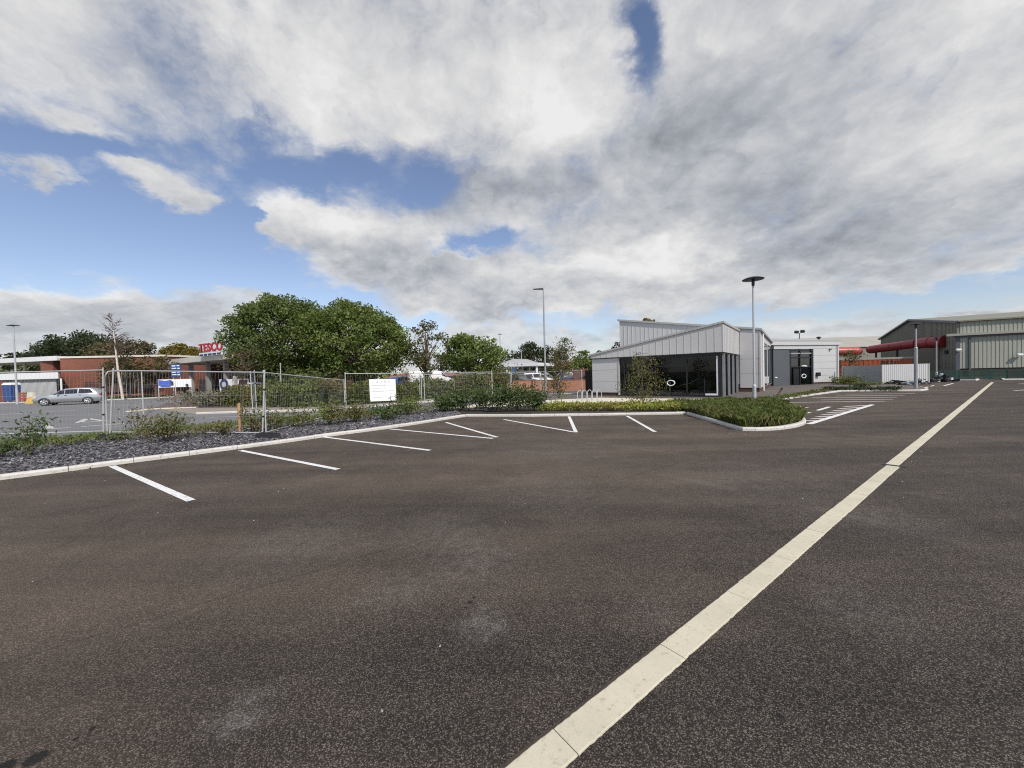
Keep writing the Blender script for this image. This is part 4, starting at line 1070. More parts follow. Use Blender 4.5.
    MB().box((.485 * L, 0, .3 * h), (.08, hw * 1.1, .14), 0).build('grille', 'black_metal', root, world=False)
    MB().box((-.495 * L, 0, .34 * h), (.06, .52, .11), 0).build('number_plate', 'yellow_plastic', root, world=False)
    MB().box((-.46 * L, 0, .2 * h), (.2, hw * 1.5, .12), 0).build('bumper', 'black_metal', root, world=False)
    return root
fx = G(32, 406.2); dirn = Vector((math.cos(R(30)), math.sin(R(30)), 0))
cc = Vector((fx.x, fx.y, 0)) + dirn * 2.2 + Vector((-dirn.y, dirn.x, 0)) * .8
car('silver hatchback stopped on the road, nose pointing left', (cc.x, cc.y, -.01), R(210), 'silver_paint', L=4.4, Ht=1.53)
gpk = 'vehicles parked behind the hedge'
def pcar(label, x, Y, heading, paint_, **kw):
    p = at(x, 380, Y); return car(label, (p.x, p.y, kw.pop('z', .35)), R(heading), paint_, group=gpk, **kw)
struct('parking_terrace', MB().prism([(-24, 37.5), (-1.0, 36.5), (13, 37), (14, 70), (-34, 70)], -.01, .33), 'road_tarmac')
pcar('white van parked behind the hedge under the slim browning tree', 431, 41, 20, 'white_car_paint', kind='van', L=4.9, Ht=2.0)
pcar('blue car parked behind the hedge near the notice board', 404, 41.5, 60, 'blue_car_paint')
pcar('red car parked behind the hedge beside the white van', 450, 42, 35, 'red_car_paint')
pcar('dark car parked behind the hedge beyond the red car', 469, 41.5, 80, 'dark_car_paint')
pcar('white car half hidden behind the edge-on fence panel', 263, 40, 10, 'white_car_paint', z=.1)
pcar('dark car parked facing the low brick wall', 519, 39.5, -50, 'dark_car_paint')
pcar('white car parked above the low brick wall by the canopy', 537, 40.5, 15, 'white_car_paint')
pcar('dark blue car parked near the brown timber fence', 577, 39.5, 10, 'blue_car_paint')

# ------------------------------------------------------------------ walls and things across the road
a, b = G(506, 393.5), G(600, 393.2)
a = at(505, 393.5, 34.0); b = at(600, 393, 35.6)
w_ = thing('brick_wall', 'low orange red brick wall behind the far wire fence', 'wall', (a.x, a.y, 0))
MB().wall((a.x, a.y), (b.x, b.y), 0, at(505, 381.5, 34).z, .25, 0, at(600, 379.5, 35.6).z).build('wall', 'orange_brick', w_)
c0_ = a + Vector((-.05, -.03, 0)); MB().wall((c0_.x, c0_.y), (b.x, b.y - .03), at(505, 381.5, 34).z + .003, at(505, 381.5, 34).z + .07, .31, at(600, 379.5, 35.6).z + .003, at(600, 379.5, 35.6).z + .07).build('coping', 'red_brick', w_)
a, b = at(386, 381, 47), at(480, 381, 46)
mb = MB().wall((a.x, a.y), (b.x, b.y), .3, at(430, 373.5, 46.5).z, .25); tag(mb.build('brick_wall', 'orange_brick'), 'orange brick wall glimpsed behind the parked van and cars', 'wall')
a, b = at(574, 386, 36.8), at(588, 386, 36.6)
w_ = thing('timber_fence', 'brown slatted timber fence left of the black gate', 'fence', (a.x, a.y, .3))
n = 12
mb = MB()
for i in range(n):
    p = a.lerp(b, (i + .5) / n); mb.box((p.x, p.y, 1.2), ((b - a).length / n * .8, .03, 1.75))
mb.build('slats', 'timber_brown', w_)
for t in (0, .5, 1): p = a.lerp(b, t); MB().box((p.x, p.y + .06, 1.2), (.09, .07, 1.9)).build('post', 'timber_brown', w_)
a, b = at(585.6, 393, 29.6), at(595.4, 393, 28.6)
w_ = thing('gate', 'black slatted gate between brick wall and pavilion', 'gate', (a.x, a.y, .07))
zt = at(590, 370.2, 29).z; mb = MB()
for i in range(13):
    t0, t1 = i / 13, (i + .86) / 13; p, q = a.lerp(b, t0), a.lerp(b, t1); mb.wall((p.x, p.y), (q.x, q.y), .12, zt, .03)
mb.build('slats', 'black_metal', w_)
mb = MB()
for z in (.4, 1.0, zt - .2): p, q = a + Vector((0, .04, 0)), b + Vector((0, .04, 0)); mb.wall((p.x, p.y), (q.x, q.y), z, z + .09, .04)
mb.build('rails', 'black_metal', w_)
# cycle hoops
for i in range(5):
    x = 577.4 + i * 5.0; p = G(x, 401.2 - .18 * i, .08); q = G(x + 4.2, 399.6 - .15 * i, .08); h = at(x, 391.0 - .35 * i, p.y).z
    mid = (p + q) / 2; d = (q - p); pts = [Vector((p.x, p.y, .08)), Vector((p.x, p.y, h - .2))]
    for k in range(1, 8):
        t = PI * k / 8; pts.append(Vector((mid.x - d.x / 2 * math.cos(t), mid.y - d.y / 2 * math.cos(t), h - .2 + .2 * math.sin(t))))
    pts += [Vector((q.x, q.y, h - .2)), Vector((q.x, q.y, .08))]
    o = MB().tube(pts, .021, 8).build('cycle_hoop', 'pole_pale', None, True)
    tag(o, ('pale steel cycle hoop at the left end of the row', 'second cycle hoop from the left end', 'middle cycle hoop of the row of five', 'cycle hoop next to the one nearest the pavilion', 'pale steel cycle hoop nearest the pavilion wall')[i], 'cycle stand', 'row of cycle hoops')
# white canopy beyond the low wall
c = [at(507, 366, 60), at(538.5, 366, 57)]
w_ = thing('canopy', 'white framed open canopy behind the low brick wall', 'canopy', (c[0].x, c[0].y, .33))
zf = at(520, 363.2, 58).z; zb_ = at(520, 366.3, 58).z
MB().wall((c[0].x - 2, c[0].y + .2), (c[1].x, c[1].y), zb_, zf, 7).build('fascia', 'white_plastic', w_)
A_, B_ = c[0] + Vector((-1.5, 1.2, 0)), c[1] + Vector((0, 1.0, 0))
MB().hexa([(A_.x, A_.y, zf + .003), (B_.x, B_.y, zf + .003), (B_.x, B_.y + 5, zf + .003), (A_.x, A_.y + 5, zf + .003), (A_.x + 2.5, A_.y + 2, at(515, 358.5, 62).z), (B_.x - 1.5, B_.y + 2, at(515, 360, 62).z), (B_.x - 1.5, B_.y + 3, at(515, 360, 62).z), (A_.x + 2.5, A_.y + 3, at(515, 358.5, 62).z)]).build('roof', 'roof_grey', w_)
for x, wd, dp in ((508.2, .5, 59.5), (537.3, .3, 57.2), (523, .22, 62), (515.5, .2, 64), (530, .2, 61)):
    p = at(x, 380, dp); MB().box((p.x, p.y + .3, zb_ / 2 + .15), (wd, wd, zb_ - .3)).build('post', 'white_plastic', w_)
mb = MB()
for y in (371.2, 374.4): p, q = at(507, y, 61), at(538, y, 59); mb.bar(p, q, .09, None, 6)
mb.build('rails', 'white_plastic', w_)
p = at(514.2, 376, 56); w_ = thing('blue_sign', 'blue sign board on a post under the white canopy', 'sign', (p.x, p.y, .33))
MB().box((p.x, p.y, at(514, 371.5, 56).z), (.62, .06, 1.0)).build('board', 'blue_sign', w_); MB().bar((p.x, p.y + .06, .33), (p.x, p.y + .06, at(514, 371.5, 56).z), .05, None, 6).build('post', 'galvanised', w_)

# ------------------------------------------------------------------ the left hand buildings
# brick block
a, b = at(62, 396, 51), at(166, 394, 52.5)
zt = at(62, 356.5, 51).z
bk = thing('brick_building', 'long flat roofed red brick building behind the birch', 'building', (a.x, a.y, 0))
fr_ = at(40, 394, 57)
MB().prism([(a.x, a.y), (b.x, b.y), (b.x + 4, b.y + 14), (a.x - 9, a.y + 14)], -.02, zt - .25).build('wall', 'red_brick', bk)
MB().prism([(a.x - .15, a.y - .15), (b.x + .15, b.y - .15), (b.x + 4, b.y + 14.1), (a.x - 9.3, a.y + 14.1)], zt - .247, zt).build('coping', 'concrete_pale', bk)
mb = MB().wall((a.x + 3.0, a.y - .06), (b.x - .2, b.y - .06), at(70, 392, 51).z - .2, at(110, 381.5, 51).z, .06); mb.build('wall_shade_panel', 'dark_brick', bk)  # darker panel over the lower wall, the trees' shadow put into its colour
for x0, x1 in ((74, 84), (88, 98), (126, 136), (140, 152)):
    p, q = at(x0, 384, 51.3), at(x1, 384, 51.6); f = MB().wall((p.x, p.y - .1), (q.x, q.y - .1), at(x0, 389, 51).z, at(x0, 382, 51).z, .05).build('window', 'frame_black', bk)
    MB().wall((p.x + .08, p.y - .115), (q.x - .08, q.y - .115), at(x0, 388.6, 51).z, at(x0, 382.6, 51).z, .01).build('pane', 'car_glass', f)
# open white canopy far left
a, b = at(-30, 362, 58), at(57, 360.5, 54)
cn_ = thing('canopy', 'flat white edged open canopy adjoining the brick building', 'canopy', (a.x, a.y, 0))
z0_, z1_ = at(30, 362, 56).z, at(30, 357.6, 56).z
MB().prism([(a.x, a.y), (b.x, b.y), (b.x - 2, b.y + 10), (a.x, a.y + 10)], z0_, z1_).build('roof', 'white_plastic', cn_)
for x in (-20, 8, 46):
    p = at(x, 370, 57); MB().box((p.x, p.y + 2, z0_ / 2), (.3, .3, z0_)).build('column', 'concrete_pale', cn_)
p = at(52, 370, 55.5); MB().box((p.x, p.y, z0_ / 2), (1.8, 1.2, z0_ - .01)).build('brick_pier', 'red_brick', cn_)
hedge('tall dark clipped hedge seen under the white edged canopy', [at(-40, 380, 68), at(0, 380, 67), at(50, 380, 66)], 2.5, [4.3, 4.5, 4.4], 3500, .45, 'leaf_maple')
# low building with grey shutters
a, b = at(-40, 400, 46.5), at(61.5, 400, 46)
lw_ = thing('shutter_building', 'low white roofed building with pale grey shutter cladding', 'building', (b.x, b.y, 0))
zr0, zr1 = at(30, 379.3, 46).z, at(30, 373, 46).z
MB().prism([(a.x, a.y + .3), (b.x - .3, b.y + .3), (b.x * 1.1 - .3, b.y * 1.1), (a.x, a.y + 5)], -.02, zr0 - .003).build('wall', 'grey_panel', lw_)
MB().prism([(a.x - .2, a.y - .2), (b.x, b.y - .2), (b.x * 1.1, b.y * 1.1), (a.x - .2, a.y + 5.2)], zr0, zr1).build('roof', 'white_plastic', lw_)
p, q = at(18, 390, 46.2), at(56.5, 390, 46)
mb = MB(); n = 34
for i in range(n):
    u, v = p.lerp(q, i / n), p.lerp(q, (i + .62) / n); mb.wall((u.x, u.y + .17), (v.x, v.y + .17), .1, zr0 - .3, .1)
mb.build('shutter', 'white_cladding', lw_)
p, q = at(56.8, 390, 45.9), at(59.2, 390, 45.9); MB().wall((p.x, p.y), (q.x, q.y), .1, zr0 - .05, .1).build('dark_panel', 'frame_black', lw_)
p, q = at(-10, 390, 46), at(5, 390, 46); MB().wall((p.x, p.y), (q.x, q.y), 0, zr0 - .2, .2).build('brick_pier', 'red_brick', lw_)
p = at(61.6, 390, 45.8); MB().bar((p.x, p.y, 0), (p.x, p.y, zr0), .09, None, 8).build('downpipe', 'white_plastic', lw_)
# blue bin
p = at(12.3, 401.6, 44.2); bn = thing('wheeled_bin', 'large blue wheeled bin with pale lid before the shutters', 'bin', (p.x, p.y, 0))
zt = at(12, 383.5, 44.2).z
MB().hexa([(p.x - .45, p.y - .4, .2), (p.x + .45, p.y - .4, .2), (p.x + .45, p.y + .4, .2), (p.x - .45, p.y + .4, .2), (p.x - .52, p.y - .45, zt - .15), (p.x + .52, p.y - .45, zt - .15), (p.x + .52, p.y + .45, zt - .15), (p.x - .52, p.y + .45, zt - .15)]).build('body', 'blue_bin', bn)
MB().hexa([(p.x - .55, p.y - .48, zt - .147), (p.x + .55, p.y - .48, zt - .147), (p.x + .55, p.y + .48, zt - .147), (p.x - .55, p.y + .48, zt - .147), (p.x - .45, p.y - .35, zt + .1), (p.x + .45, p.y - .35, zt + .1), (p.x + .45, p.y + .35, zt + .1), (p.x - .45, p.y + .35, zt + .1)]).build('lid', 'sign_white', bn)
for s in (-1, 1): MB().bar((p.x + s * .3, p.y - .38, .1), (p.x + s * .3, p.y - .3, .1), .1, None, 10).build('wheel', 'tyre', bn)
p = at(7.2, 401.6, 44.5); mb = MB().box((p.x, p.y, 1.05), (.22, .22, 2.2)); mb.box((p.x, p.y, 2.18), (.3, .3, .08)); tag(mb.build('gate_post', 'concrete_pale'), 'pale concrete gate post touching the blue bin', 'post')
# crate and cream barrier beside the car's nose
p = at(24.4, 402, 43.2); mb = MB()
for z in (.12, .42, .72, 1.0): mb.box((p.x, p.y, z), (.95, .7, .2))
for s in (-.4, 0, .4): mb.box((p.x + s, p.y - .36, .6), (.09, .05, 1.1))
tag(mb.build('slatted_crate', 'red_plastic'), 'faded red slatted crate next to the cream barrier', 'crate')
p = at(31.8, 404, 39.8); bo = thing('barrier_block', 'yellow and cream water barrier block by the car nose', 'barrier', (p.x, p.y, 0))
zt = at(32, 392.3, 39.8).z
MB().hexa([(p.x - .38, p.y - .25, 0), (p.x + .42, p.y - .25, 0), (p.x + .42, p.y + .25, 0), (p.x - .38, p.y + .25, 0), (p.x - .3, p.y - .12, zt * .55), (p.x + .36, p.y - .12, zt * .55), (p.x + .36, p.y + .12, zt * .55), (p.x - .3, p.y + .12, zt * .55)]).build('base', 'yellow_plastic', bo)
MB().hexa([(p.x - .34, p.y - .14, zt * .552), (p.x + .4, p.y - .14, zt * .552), (p.x + .4, p.y + .14, zt * .552), (p.x - .34, p.y + .14, zt * .552), (p.x - .28, p.y - .1, zt), (p.x + .3, p.y - .1, zt), (p.x + .3, p.y + .1, zt), (p.x - .28, p.y + .1, zt)]).build('top', 'cream_plastic', bo)

# store with concrete canopy and rooftop letters
A = at(166, 362, 50.5); B = at(262, 350, 37.5)
dv = Vector((B.x - A.x, B.y - A.y, 0)).normalized(); nv = Vector((-dv.y, dv.x, 0))
if nv.y < 0: nv = -nv
st_ = thing('store_building', 'store with thick concrete canopy slab and dark recessed front', 'building', (A.x, A.y, 0))
zt = at(166, 360, 50.5).z; zb_ = zt - .62
def Q(s, d): p = Vector((A.x, A.y, 0)) + dv * s + nv * d; return (p.x, p.y)
LL = (Vector((B.x, B.y, 0)) - Vector((A.x, A.y, 0))).length
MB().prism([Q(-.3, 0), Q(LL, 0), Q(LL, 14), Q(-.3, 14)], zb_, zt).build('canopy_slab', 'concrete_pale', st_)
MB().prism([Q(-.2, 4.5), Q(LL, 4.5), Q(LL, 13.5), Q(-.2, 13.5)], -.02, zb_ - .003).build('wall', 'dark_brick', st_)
for s in (4.6, 9.5, 14.2):
    MB().prism([Q(s, .8), Q(s + .42, .8), Q(s + .42, 1.22), Q(s, 1.22)], 0, zb_ - .003).build('column', 'concrete_grey', st_)
MB().prism([Q(2.4, 2.6), Q(6.2, 2.6), Q(6.2, 2.9), Q(2.4, 2.9)], 0, 2.15).build('screen_wall', 'concrete_grey', st_)
MB().prism([Q(6.4, 4.40), Q(12.5, 4.40), Q(12.5, 4.49), Q(6.4, 4.49)], .1, 3.0).build('shopfront', 'concrete_grey', st_)
for s in (7.2, 8.4, 9.9, 11.2):
    f = MB().prism([Q(s, 4.33), Q(s + .85, 4.33), Q(s + .85, 4.398), Q(s, 4.398)], .12, 2.5).build('door', 'maroon', st_)
    MB().prism([Q(s + .1, 4.31), Q(s + .75, 4.31), Q(s + .75, 4.328), Q(s + .1, 4.328)], 1.0, 2.4).build('pane', 'car_glass', f)
# rooftop sign: red letters over a white band with navy dashes
s0 = 0; p0 = at(199.3, 350, 44.4); p1 = at(222.5, 347, 41.6)
sg = thing('rooftop_sign', 'red lettered sign on legs standing on the concrete canopy', 'sign', (p0.x, p0.y, zt))
sdv = Vector((p1.x - p0.x, p1.y - p0.y, 0)).normalized(); ang = math.atan2(sdv.y, sdv.x); SL = (Vector((p1.x, p1.y, 0)) - Vector((p0.x, p0.y, 0))).length
cu = bpy.data.curves.new('lettering', 'FONT'); cu.body = 'TESCO'; cu.size = 1.0; cu.extrude = .05; cu.offset = .028; cu.space_character = 1.12; cu.align_x = 'LEFT'
cu.materials.append(MATS['sign_red'])
to = bpy.data.objects.new('lettering', cu); COL.objects.link(to); to.parent = sg
bpy.context.view_layer.update()
wdt = to.dimensions.x or 3.2; hgt = to.dimensions.y or .75
zl = at(206, 351.6, 43.5).z; zh = at(206, 342.8, 43.5).z
to.scale = (SL / wdt, (zh - zl) / hgt, 1); to.rotation_euler = (PI / 2, 0, ang); to.location = (0, 0, zl - zt)
me_ = bpy.data.meshes.new_from_object(to.evaluated_get(bpy.context.evaluated_depsgraph_get())); me_.name = 'lettering'
mo = bpy.data.objects.new('lettering', me_); COL.objects.link(mo); mo.parent = sg; mo.scale = to.scale; mo.rotation_euler = to.rotation_euler; mo.location = to.location
bpy.data.objects.remove(to); mo.name = 'lettering'
def rs(s, z, d=0.0): p = Vector((p0.x, p0.y, 0)) + sdv * s + Vector((-sdv.y, sdv.x, 0)) * d; return Vector((p.x, p.y, z))
MB().wall(rs(.1, 0, -.1), rs(SL, 0, -.1), zl - .5, zl - .12, .12).build('band', 'sign_white', sg)
for i in range(5):
    s = .25 + i * (SL - .3) / 5; MB().plate([rs(s, zl - .46, -.115), rs(s + SL * .15, zl - .46, -.115), rs(s + SL * .17, zl - .26, -.115), rs(s + SL * .02, zl - .26, -.115)], .02).build('dash', 'navy', sg)
for s in (.6, SL * .72): MB().wall(rs(s, 0, .06), rs(s + .12, 0, .06), zt + .002, zl - .1, .1).build('leg', 'black_metal', sg)
MB().wall(rs(.1, 0, .07), rs(SL, 0, .07), zl - .14, zl - .05, .06).build('rail', 'steel_grey', sg)
# blue direction sign
p = at(176.6, 384, 43.2); bs_ = thing('direction_sign', 'blue direction sign with white text lines above the banner', 'sign', (p.x, p.y, 0))
for y0, y1 in ((364.4, 370.0), (370.5, 376.6)):
    z1, z0 = at(176, y0, 43.2).z, at(176, y1, 43.2).z
    f = MB().box((p.x, p.y, (z0 + z1) / 2), (1.12, .06, z1 - z0)).build('board', 'blue_sign', bs_)
    mb = MB()
    for dx_, dz_, w_, h_ in ((-.22, .15, .42, .12), (.28, .17, .3, .12), (-.18, -.12, .5, .1), (.32, -.13, .26, .13)): mb.box((p.x + dx_, p.y - .035, (z0 + z1) / 2 + dz_), (w_, .014, h_))
    mb.build('white_print', 'sign_white', f)
for dx_ in (-.4, .4): MB().bar((p.x + dx_, p.y + .07, 0), (p.x + dx_, p.y + .07, at(176, 364.6, 43.2).z), .04, None, 8).build('post', 'galvanised', bs_)
# banner on posts
a, b = at(158, 383, 41.5), at(191.2, 383, 43)
bn = thing('banner', 'long blue and white advertising banner on short posts by the brick wall', 'banner', (a.x, a.y, 0))
z1, z0 = at(175, 379.2, 42.2).z, at(175, 387.2, 42.2).z
MB().wall((a.x, a.y), (b.x, b.y), z0, z1, .03).build('sheet', 'sign_white', bn)
def bq(u, v, o=.012): p = a.lerp(b, u); return Vector((p.x, p.y - o, z0 + (z1 - z0) * v))
mb = MB(); mb.plate([bq(.01, .3), bq(.1, .05), bq(.35, .05), bq(.44, .4), bq(.40, .95), bq(.22, .82), bq(.02, .95)], .012); mb.build('blue_print', 'banner_blue', bn)
MB().plate([bq(.38, .22, .016), bq(.46, .2, .016), bq(.46, .72, .016), bq(.37, .8, .016)], .012).build('dark_print', 'navy', bn)
mb = MB(); mb.plate([bq(.87 + .05 * math.cos(t), .2 + .2 * math.sin(t)) for t in [2 * PI * k / 14 for k in range(14)]], .012)
mb.build('round_print', 'junk_dark', bn)
for u in (0, .5, 1): p = a.lerp(b, u); MB().bar((p.x, p.y + .05, 0), (p.x, p.y + .05, z1), .05, None, 8).build('post', 'galvanised', bn)
# white sign with blue roundel
a, b = at(219.5, 384, 33.5), at(248.5, 384, 32)
bn = thing('sale_sign', 'white sign board with blue roundel and red print by the hedge', 'sign', (a.x, a.y, 0))
z1, z0 = at(234, 379, 32.6).z, at(234, 391.2, 32.6).z
MB().wall((a.x, a.y), (b.x, b.y), z0, z1, .04).build('board', 'sign_white', bn)
mb = MB(); mb.plate([bq(.17 + .145 * math.cos(t), .55 + .5 * math.sin(t), .02) for t in [2 * PI * k / 20 for k in range(20)]], .02); rd_ = mb.build('roundel', 'navy', bn)
MB().plate([bq(.17 + .07 * math.cos(t), .55 + .25 * math.sin(t), .04) for t in [2 * PI * k / 16 for k in range(16)]], .016).build('roundel_centre', 'print_grey', rd_)
mb = MB(); mb.plate([bq(.68, .52, .02), bq(.97, .52, .02), bq(.97, .93, .02), bq(.7, .93, .02)], .012); mb.build('red_print', 'maroon', bn)
mb = MB(); mb.plate([bq(.34, .12, .02), bq(.66, .12, .02), bq(.66, .5, .02), bq(.34, .42, .02)], .012); mb.build('picture', 'concrete_grey', bn)
MB().plate([bq(.45, .45, .03), bq(.62, .45, .03), bq(.62, 1.25, .03), bq(.5, 1.25, .03)], .02).build('cream_panel', 'cream_plastic', bn)
for u in (.2, .95): p = a.lerp(b, u); MB().bar((p.x, p.y + .06, 0), (p.x, p.y + .06, z1), .05, None, 8).build('post', 'steel_grey', bn)

# ------------------------------------------------------------------ the clad building with the glazed pavilion
ang1 = R(52.2); E1 = Vector((math.cos(ang1), math.sin(ang1), 0)); E2 = Vector((E1.y, -E1.x, 0))     # E1 away from us, E2 along the front to the right
B1 = G(720.9, 398.3); A1 = B1 - E2 * 7.95
C1 = B1 + E1 * 6.1; D2 = C1 + E2 * 1.35; A2 = D2 - E2 * 9.75; D3 = D2 + E1 * 10.0
GZ = bedz + .012
zt0, zt1, zso = at(595.5, 356, A1.y).z, at(723.2, 324, B1.y).z, at(723, 352, B1.y).z
pv = thing('pavilion_building', 'pale clad building with dark glazed front pavilion under wedge fascia', 'building', (B1.x, B1.y, GZ))
def V(p, z): return Vector((p.x, p.y, z))
def wall3(name, a, b, z0a, z1a, z0b, z1b, t, mat, par=pv): return MB().wall((a.x, a.y), (b.x, b.y), z0a, z1a, t, z0b, z1b).build(name, mat, par)
# wedge fascia along the front, sides and roof
sl_ = (zt1 - zt0) / 7.95
fa = A1 - E2 * .05 - E1 * .25; fb = B1 + E2 * .18 - E1 * .25; fbb = C1 + E2 * .18 - E1 * .02
fas = wall3('fascia', fa, fb, min(zso, zt0 - .12), zt0, zso, zt1, .12, 'light_cladding')
mb = MB(); n = 20
for i in range(n + 1):
    t = i / n; p = fa.lerp(fb, t); lo = zso if t > .05 else zt0 - .1; hi = zt0 + (zt1 - zt0) * t - .09
    if hi - lo < .05: continue
    q = p - E1 * .018
    mb.wall((q.x - E2.x * .02, q.y - E2.y * .02), (q.x + E2.x * .02, q.y + E2.y * .02), lo + .01, hi, .016)
mb.build('seam', 'light_cladding', fas)
sf = wall3('fascia_side', fb + E1 * .002, fbb, zso, zt1, zso, zt1 - .02, .12, 'light_cladding')
mb = MB()
for i in range(1, 12):
    p = fb.lerp(fbb, i / 12) + E2 * .002; mb.wall((p.x - E1.x * .018 + E2.x * .025, p.y - E1.y * .018 + E2.y * .025), (p.x + E1.x * .018 + E2.x * .025, p.y + E1.y * .018 + E2.y * .025), zso + .01, zt1 - .1, .024)
mb.build('seam', 'light_cladding', sf)
# roof of the pavilion with overhanging edge trim
ra, rb, rc, rd2 = fa - E2 * .12 - E1 * .08, fb + E2 * .07 - E1 * .08, fbb + E2 * .07, A1 + E1 * 6.1 - E2 * .17
zl_, zr_ = zt0 - .01, zt1 + .025
MB().hexa([V(ra, zl_), V(rb, zr_), V(rc, zr_ - .02), V(rd2, zl_), V(ra, zl_ + .11), V(rb, zr_ + .11), V(rc, zr_ + .09), V(rd2, zl_ + .11)]).build('roof', 'roof_grey', pv)
# soffit
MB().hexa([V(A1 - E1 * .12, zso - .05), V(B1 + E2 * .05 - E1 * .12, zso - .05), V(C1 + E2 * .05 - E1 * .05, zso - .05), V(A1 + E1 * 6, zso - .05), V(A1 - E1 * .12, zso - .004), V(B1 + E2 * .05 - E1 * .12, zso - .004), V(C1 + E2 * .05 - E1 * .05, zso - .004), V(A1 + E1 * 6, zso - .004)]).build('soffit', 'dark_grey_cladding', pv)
# solid panel wall at the left
g0 = 1.86                                                          # metres of panel before the glass
mb = MB(); zs = [GZ + .22, GZ + .95, GZ + 1.75, zso - .06]
for i in range(3):
    a, b = A1 - E1 * .1, A1 + E2 * g0 - E1 * .1; mb.wall((a.x, a.y), (b.x, b.y), zs[i] + .006, zs[i + 1] - .006, .1)
mb.build('panel_wall', 'light_cladding', pv)
wall3('plinth', A1 - E1 * .04, A1 + E2 * g0 - E1 * .04, GZ - .02, GZ + .215, GZ - .02, GZ + .215, .1, 'dark_brick')
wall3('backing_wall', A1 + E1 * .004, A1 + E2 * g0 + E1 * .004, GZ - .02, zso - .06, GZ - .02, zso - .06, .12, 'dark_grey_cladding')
wall3('edge_trim', A1 + E2 * g0 - E1 * .13, A1 + E2 * (g0 + .09) - E1 * .13, GZ + .05, zso - .055, GZ + .05, zso - .055, .16, 'trim_grey')
wall3('side_wall', A1 + E1 * 6.0, A1 + E1 * .13, GZ - .02, zso - .06, GZ - .02, zso - .06, .12, 'light_cladding')
# glazed front
gl0 = A1 + E2 * (g0 + .1); GLn = 7.95 - g0 - .1
def fx_at(px):
    a, _ = ray(px, 380); # where the front plane is seen at this column
    d = A1; t = (a * d.y - d.x) / (E2.x - a * E2.y); return t
wall3('glazing', gl0 + E1 * .03, B1 + E1 * .03, GZ + .08, zso - .06, GZ + .08, zso - .06, .02, 'shop_glass')
gz = pv.children[-1] if pv.children else None
gz = [o for o in pv.children if o.name.startswith('glazing')][0]
for px, wd, z1 in ((624.8, .07, None), (639, .05, GZ + 1.05), (655.5, .055, None), (670, .09, GZ + 1.2), (687, .09, None), (704.5, .05, GZ + 1.05), (720.4, .09, None)):
    t = fx_at(px); a = A1 + E2 * (t - wd / 2); b = A1 + E2 * (t + wd / 2)
    wall3('mullion', a - E1 * .02, b - E1 * .02, GZ, (z1 or zso - .055), GZ, (z1 or zso - .055), .1, 'frame_black', gz)
wall3('bottom_rail', gl0 - E1 * .025, B1 - E1 * .025, GZ - .01, GZ + .09, GZ - .01, GZ + .09, .09, 'frame_black', gz)
wall3('top_rail', gl0 - E1 * .025, B1 - E1 * .025, zso - .2, zso - .06, zso - .2, zso - .06, .09, 'frame_black', gz)
wall3('transom', A1 + E2 * fx_at(656) - E1 * .015, A1 + E2 * fx_at(687) - E1 * .015, at(670, 366.4, 24).z, at(670, 365.2, 24).z, at(670, 366.4, 24).z, at(670, 365.2, 24).z, .05, 'frame_black', gz)
# white ring marking on the door glass
t = fx_at(671); c = A1 + E2 * t - E1 * .03; zc = at(670.5, 383, c.y).z
pts = [V(c, zc) + E2 * .22 * math.cos(k) + Vector((0, 0, .16 * math.sin(k))) for k in [2 * PI * i / 28 for i in range(29)]]
MB().tube(pts, .032, 6).build('ring_emblem', 'sign_white', gz, True)
t = fx_at(676); c = A1 + E2 * t + E1 * 1.0
p_, q_ = A1 + E2 * fx_at(716.6), A1 + E2 * fx_at(719.3)
wall3('corner_frame', p_ - E1 * .02, q_ - E1 * .02, GZ + .095, zso - .205, GZ + .095, zso - .205, .05, 'white_plastic', gz)
p_, q_ = A1 + E2 * fx_at(705.2), A1 + E2 * fx_at(716.5)
wall3('threshold', p_ - E1 * .02, q_ - E1 * .02, GZ + .092, GZ + .2, GZ + .092, GZ + .2, .045, 'white_plastic', gz)
for x0_, x1_ in ((626, 638), (640, 654.5), (657, 668.5), (672, 685), (689, 703.6), (705.6, 716)):  # pale strips inside the glass, standing in for the path's reflection
    wall3('reflection_strip', A1 + E2 * fx_at(x0_) + E1 * .12, A1 + E2 * fx_at(x1_) + E1 * .12, GZ + .1, GZ + .4, GZ + .1, GZ + .4, .03, 'white_plastic', gz)
# inside: column, floor, back wall, counter
MB().box(V(A1 + E2 * (fx_at(717.3)) + E1 * .25, (GZ + zso) / 2), (.17, .17, zso - GZ - .1), -R(38)).build('column', 'white_plastic', pv)
fl_ = [A1 + E2 * .1 + E1 * .14, B1 + E1 * .06 - E2 * .06, C1 - E2 * .06 - E1 * .1, A1 + E1 * 5.9 + E2 * .1]
MB().sheet([(p.x, p.y) for p in fl_], GZ + .02).build('floor', 'interior_floor', pv)
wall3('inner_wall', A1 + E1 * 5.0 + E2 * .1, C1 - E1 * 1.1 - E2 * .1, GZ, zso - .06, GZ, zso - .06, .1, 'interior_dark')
p, q = A1 + E1 * 4.9 + E2 * 5.6, A1 + E1 * 4.9 + E2 * 6.5
wall3('inner_door', p, q, GZ + .03, GZ + 2.1, GZ + .03, GZ + 2.1, .06, 'trim_grey')
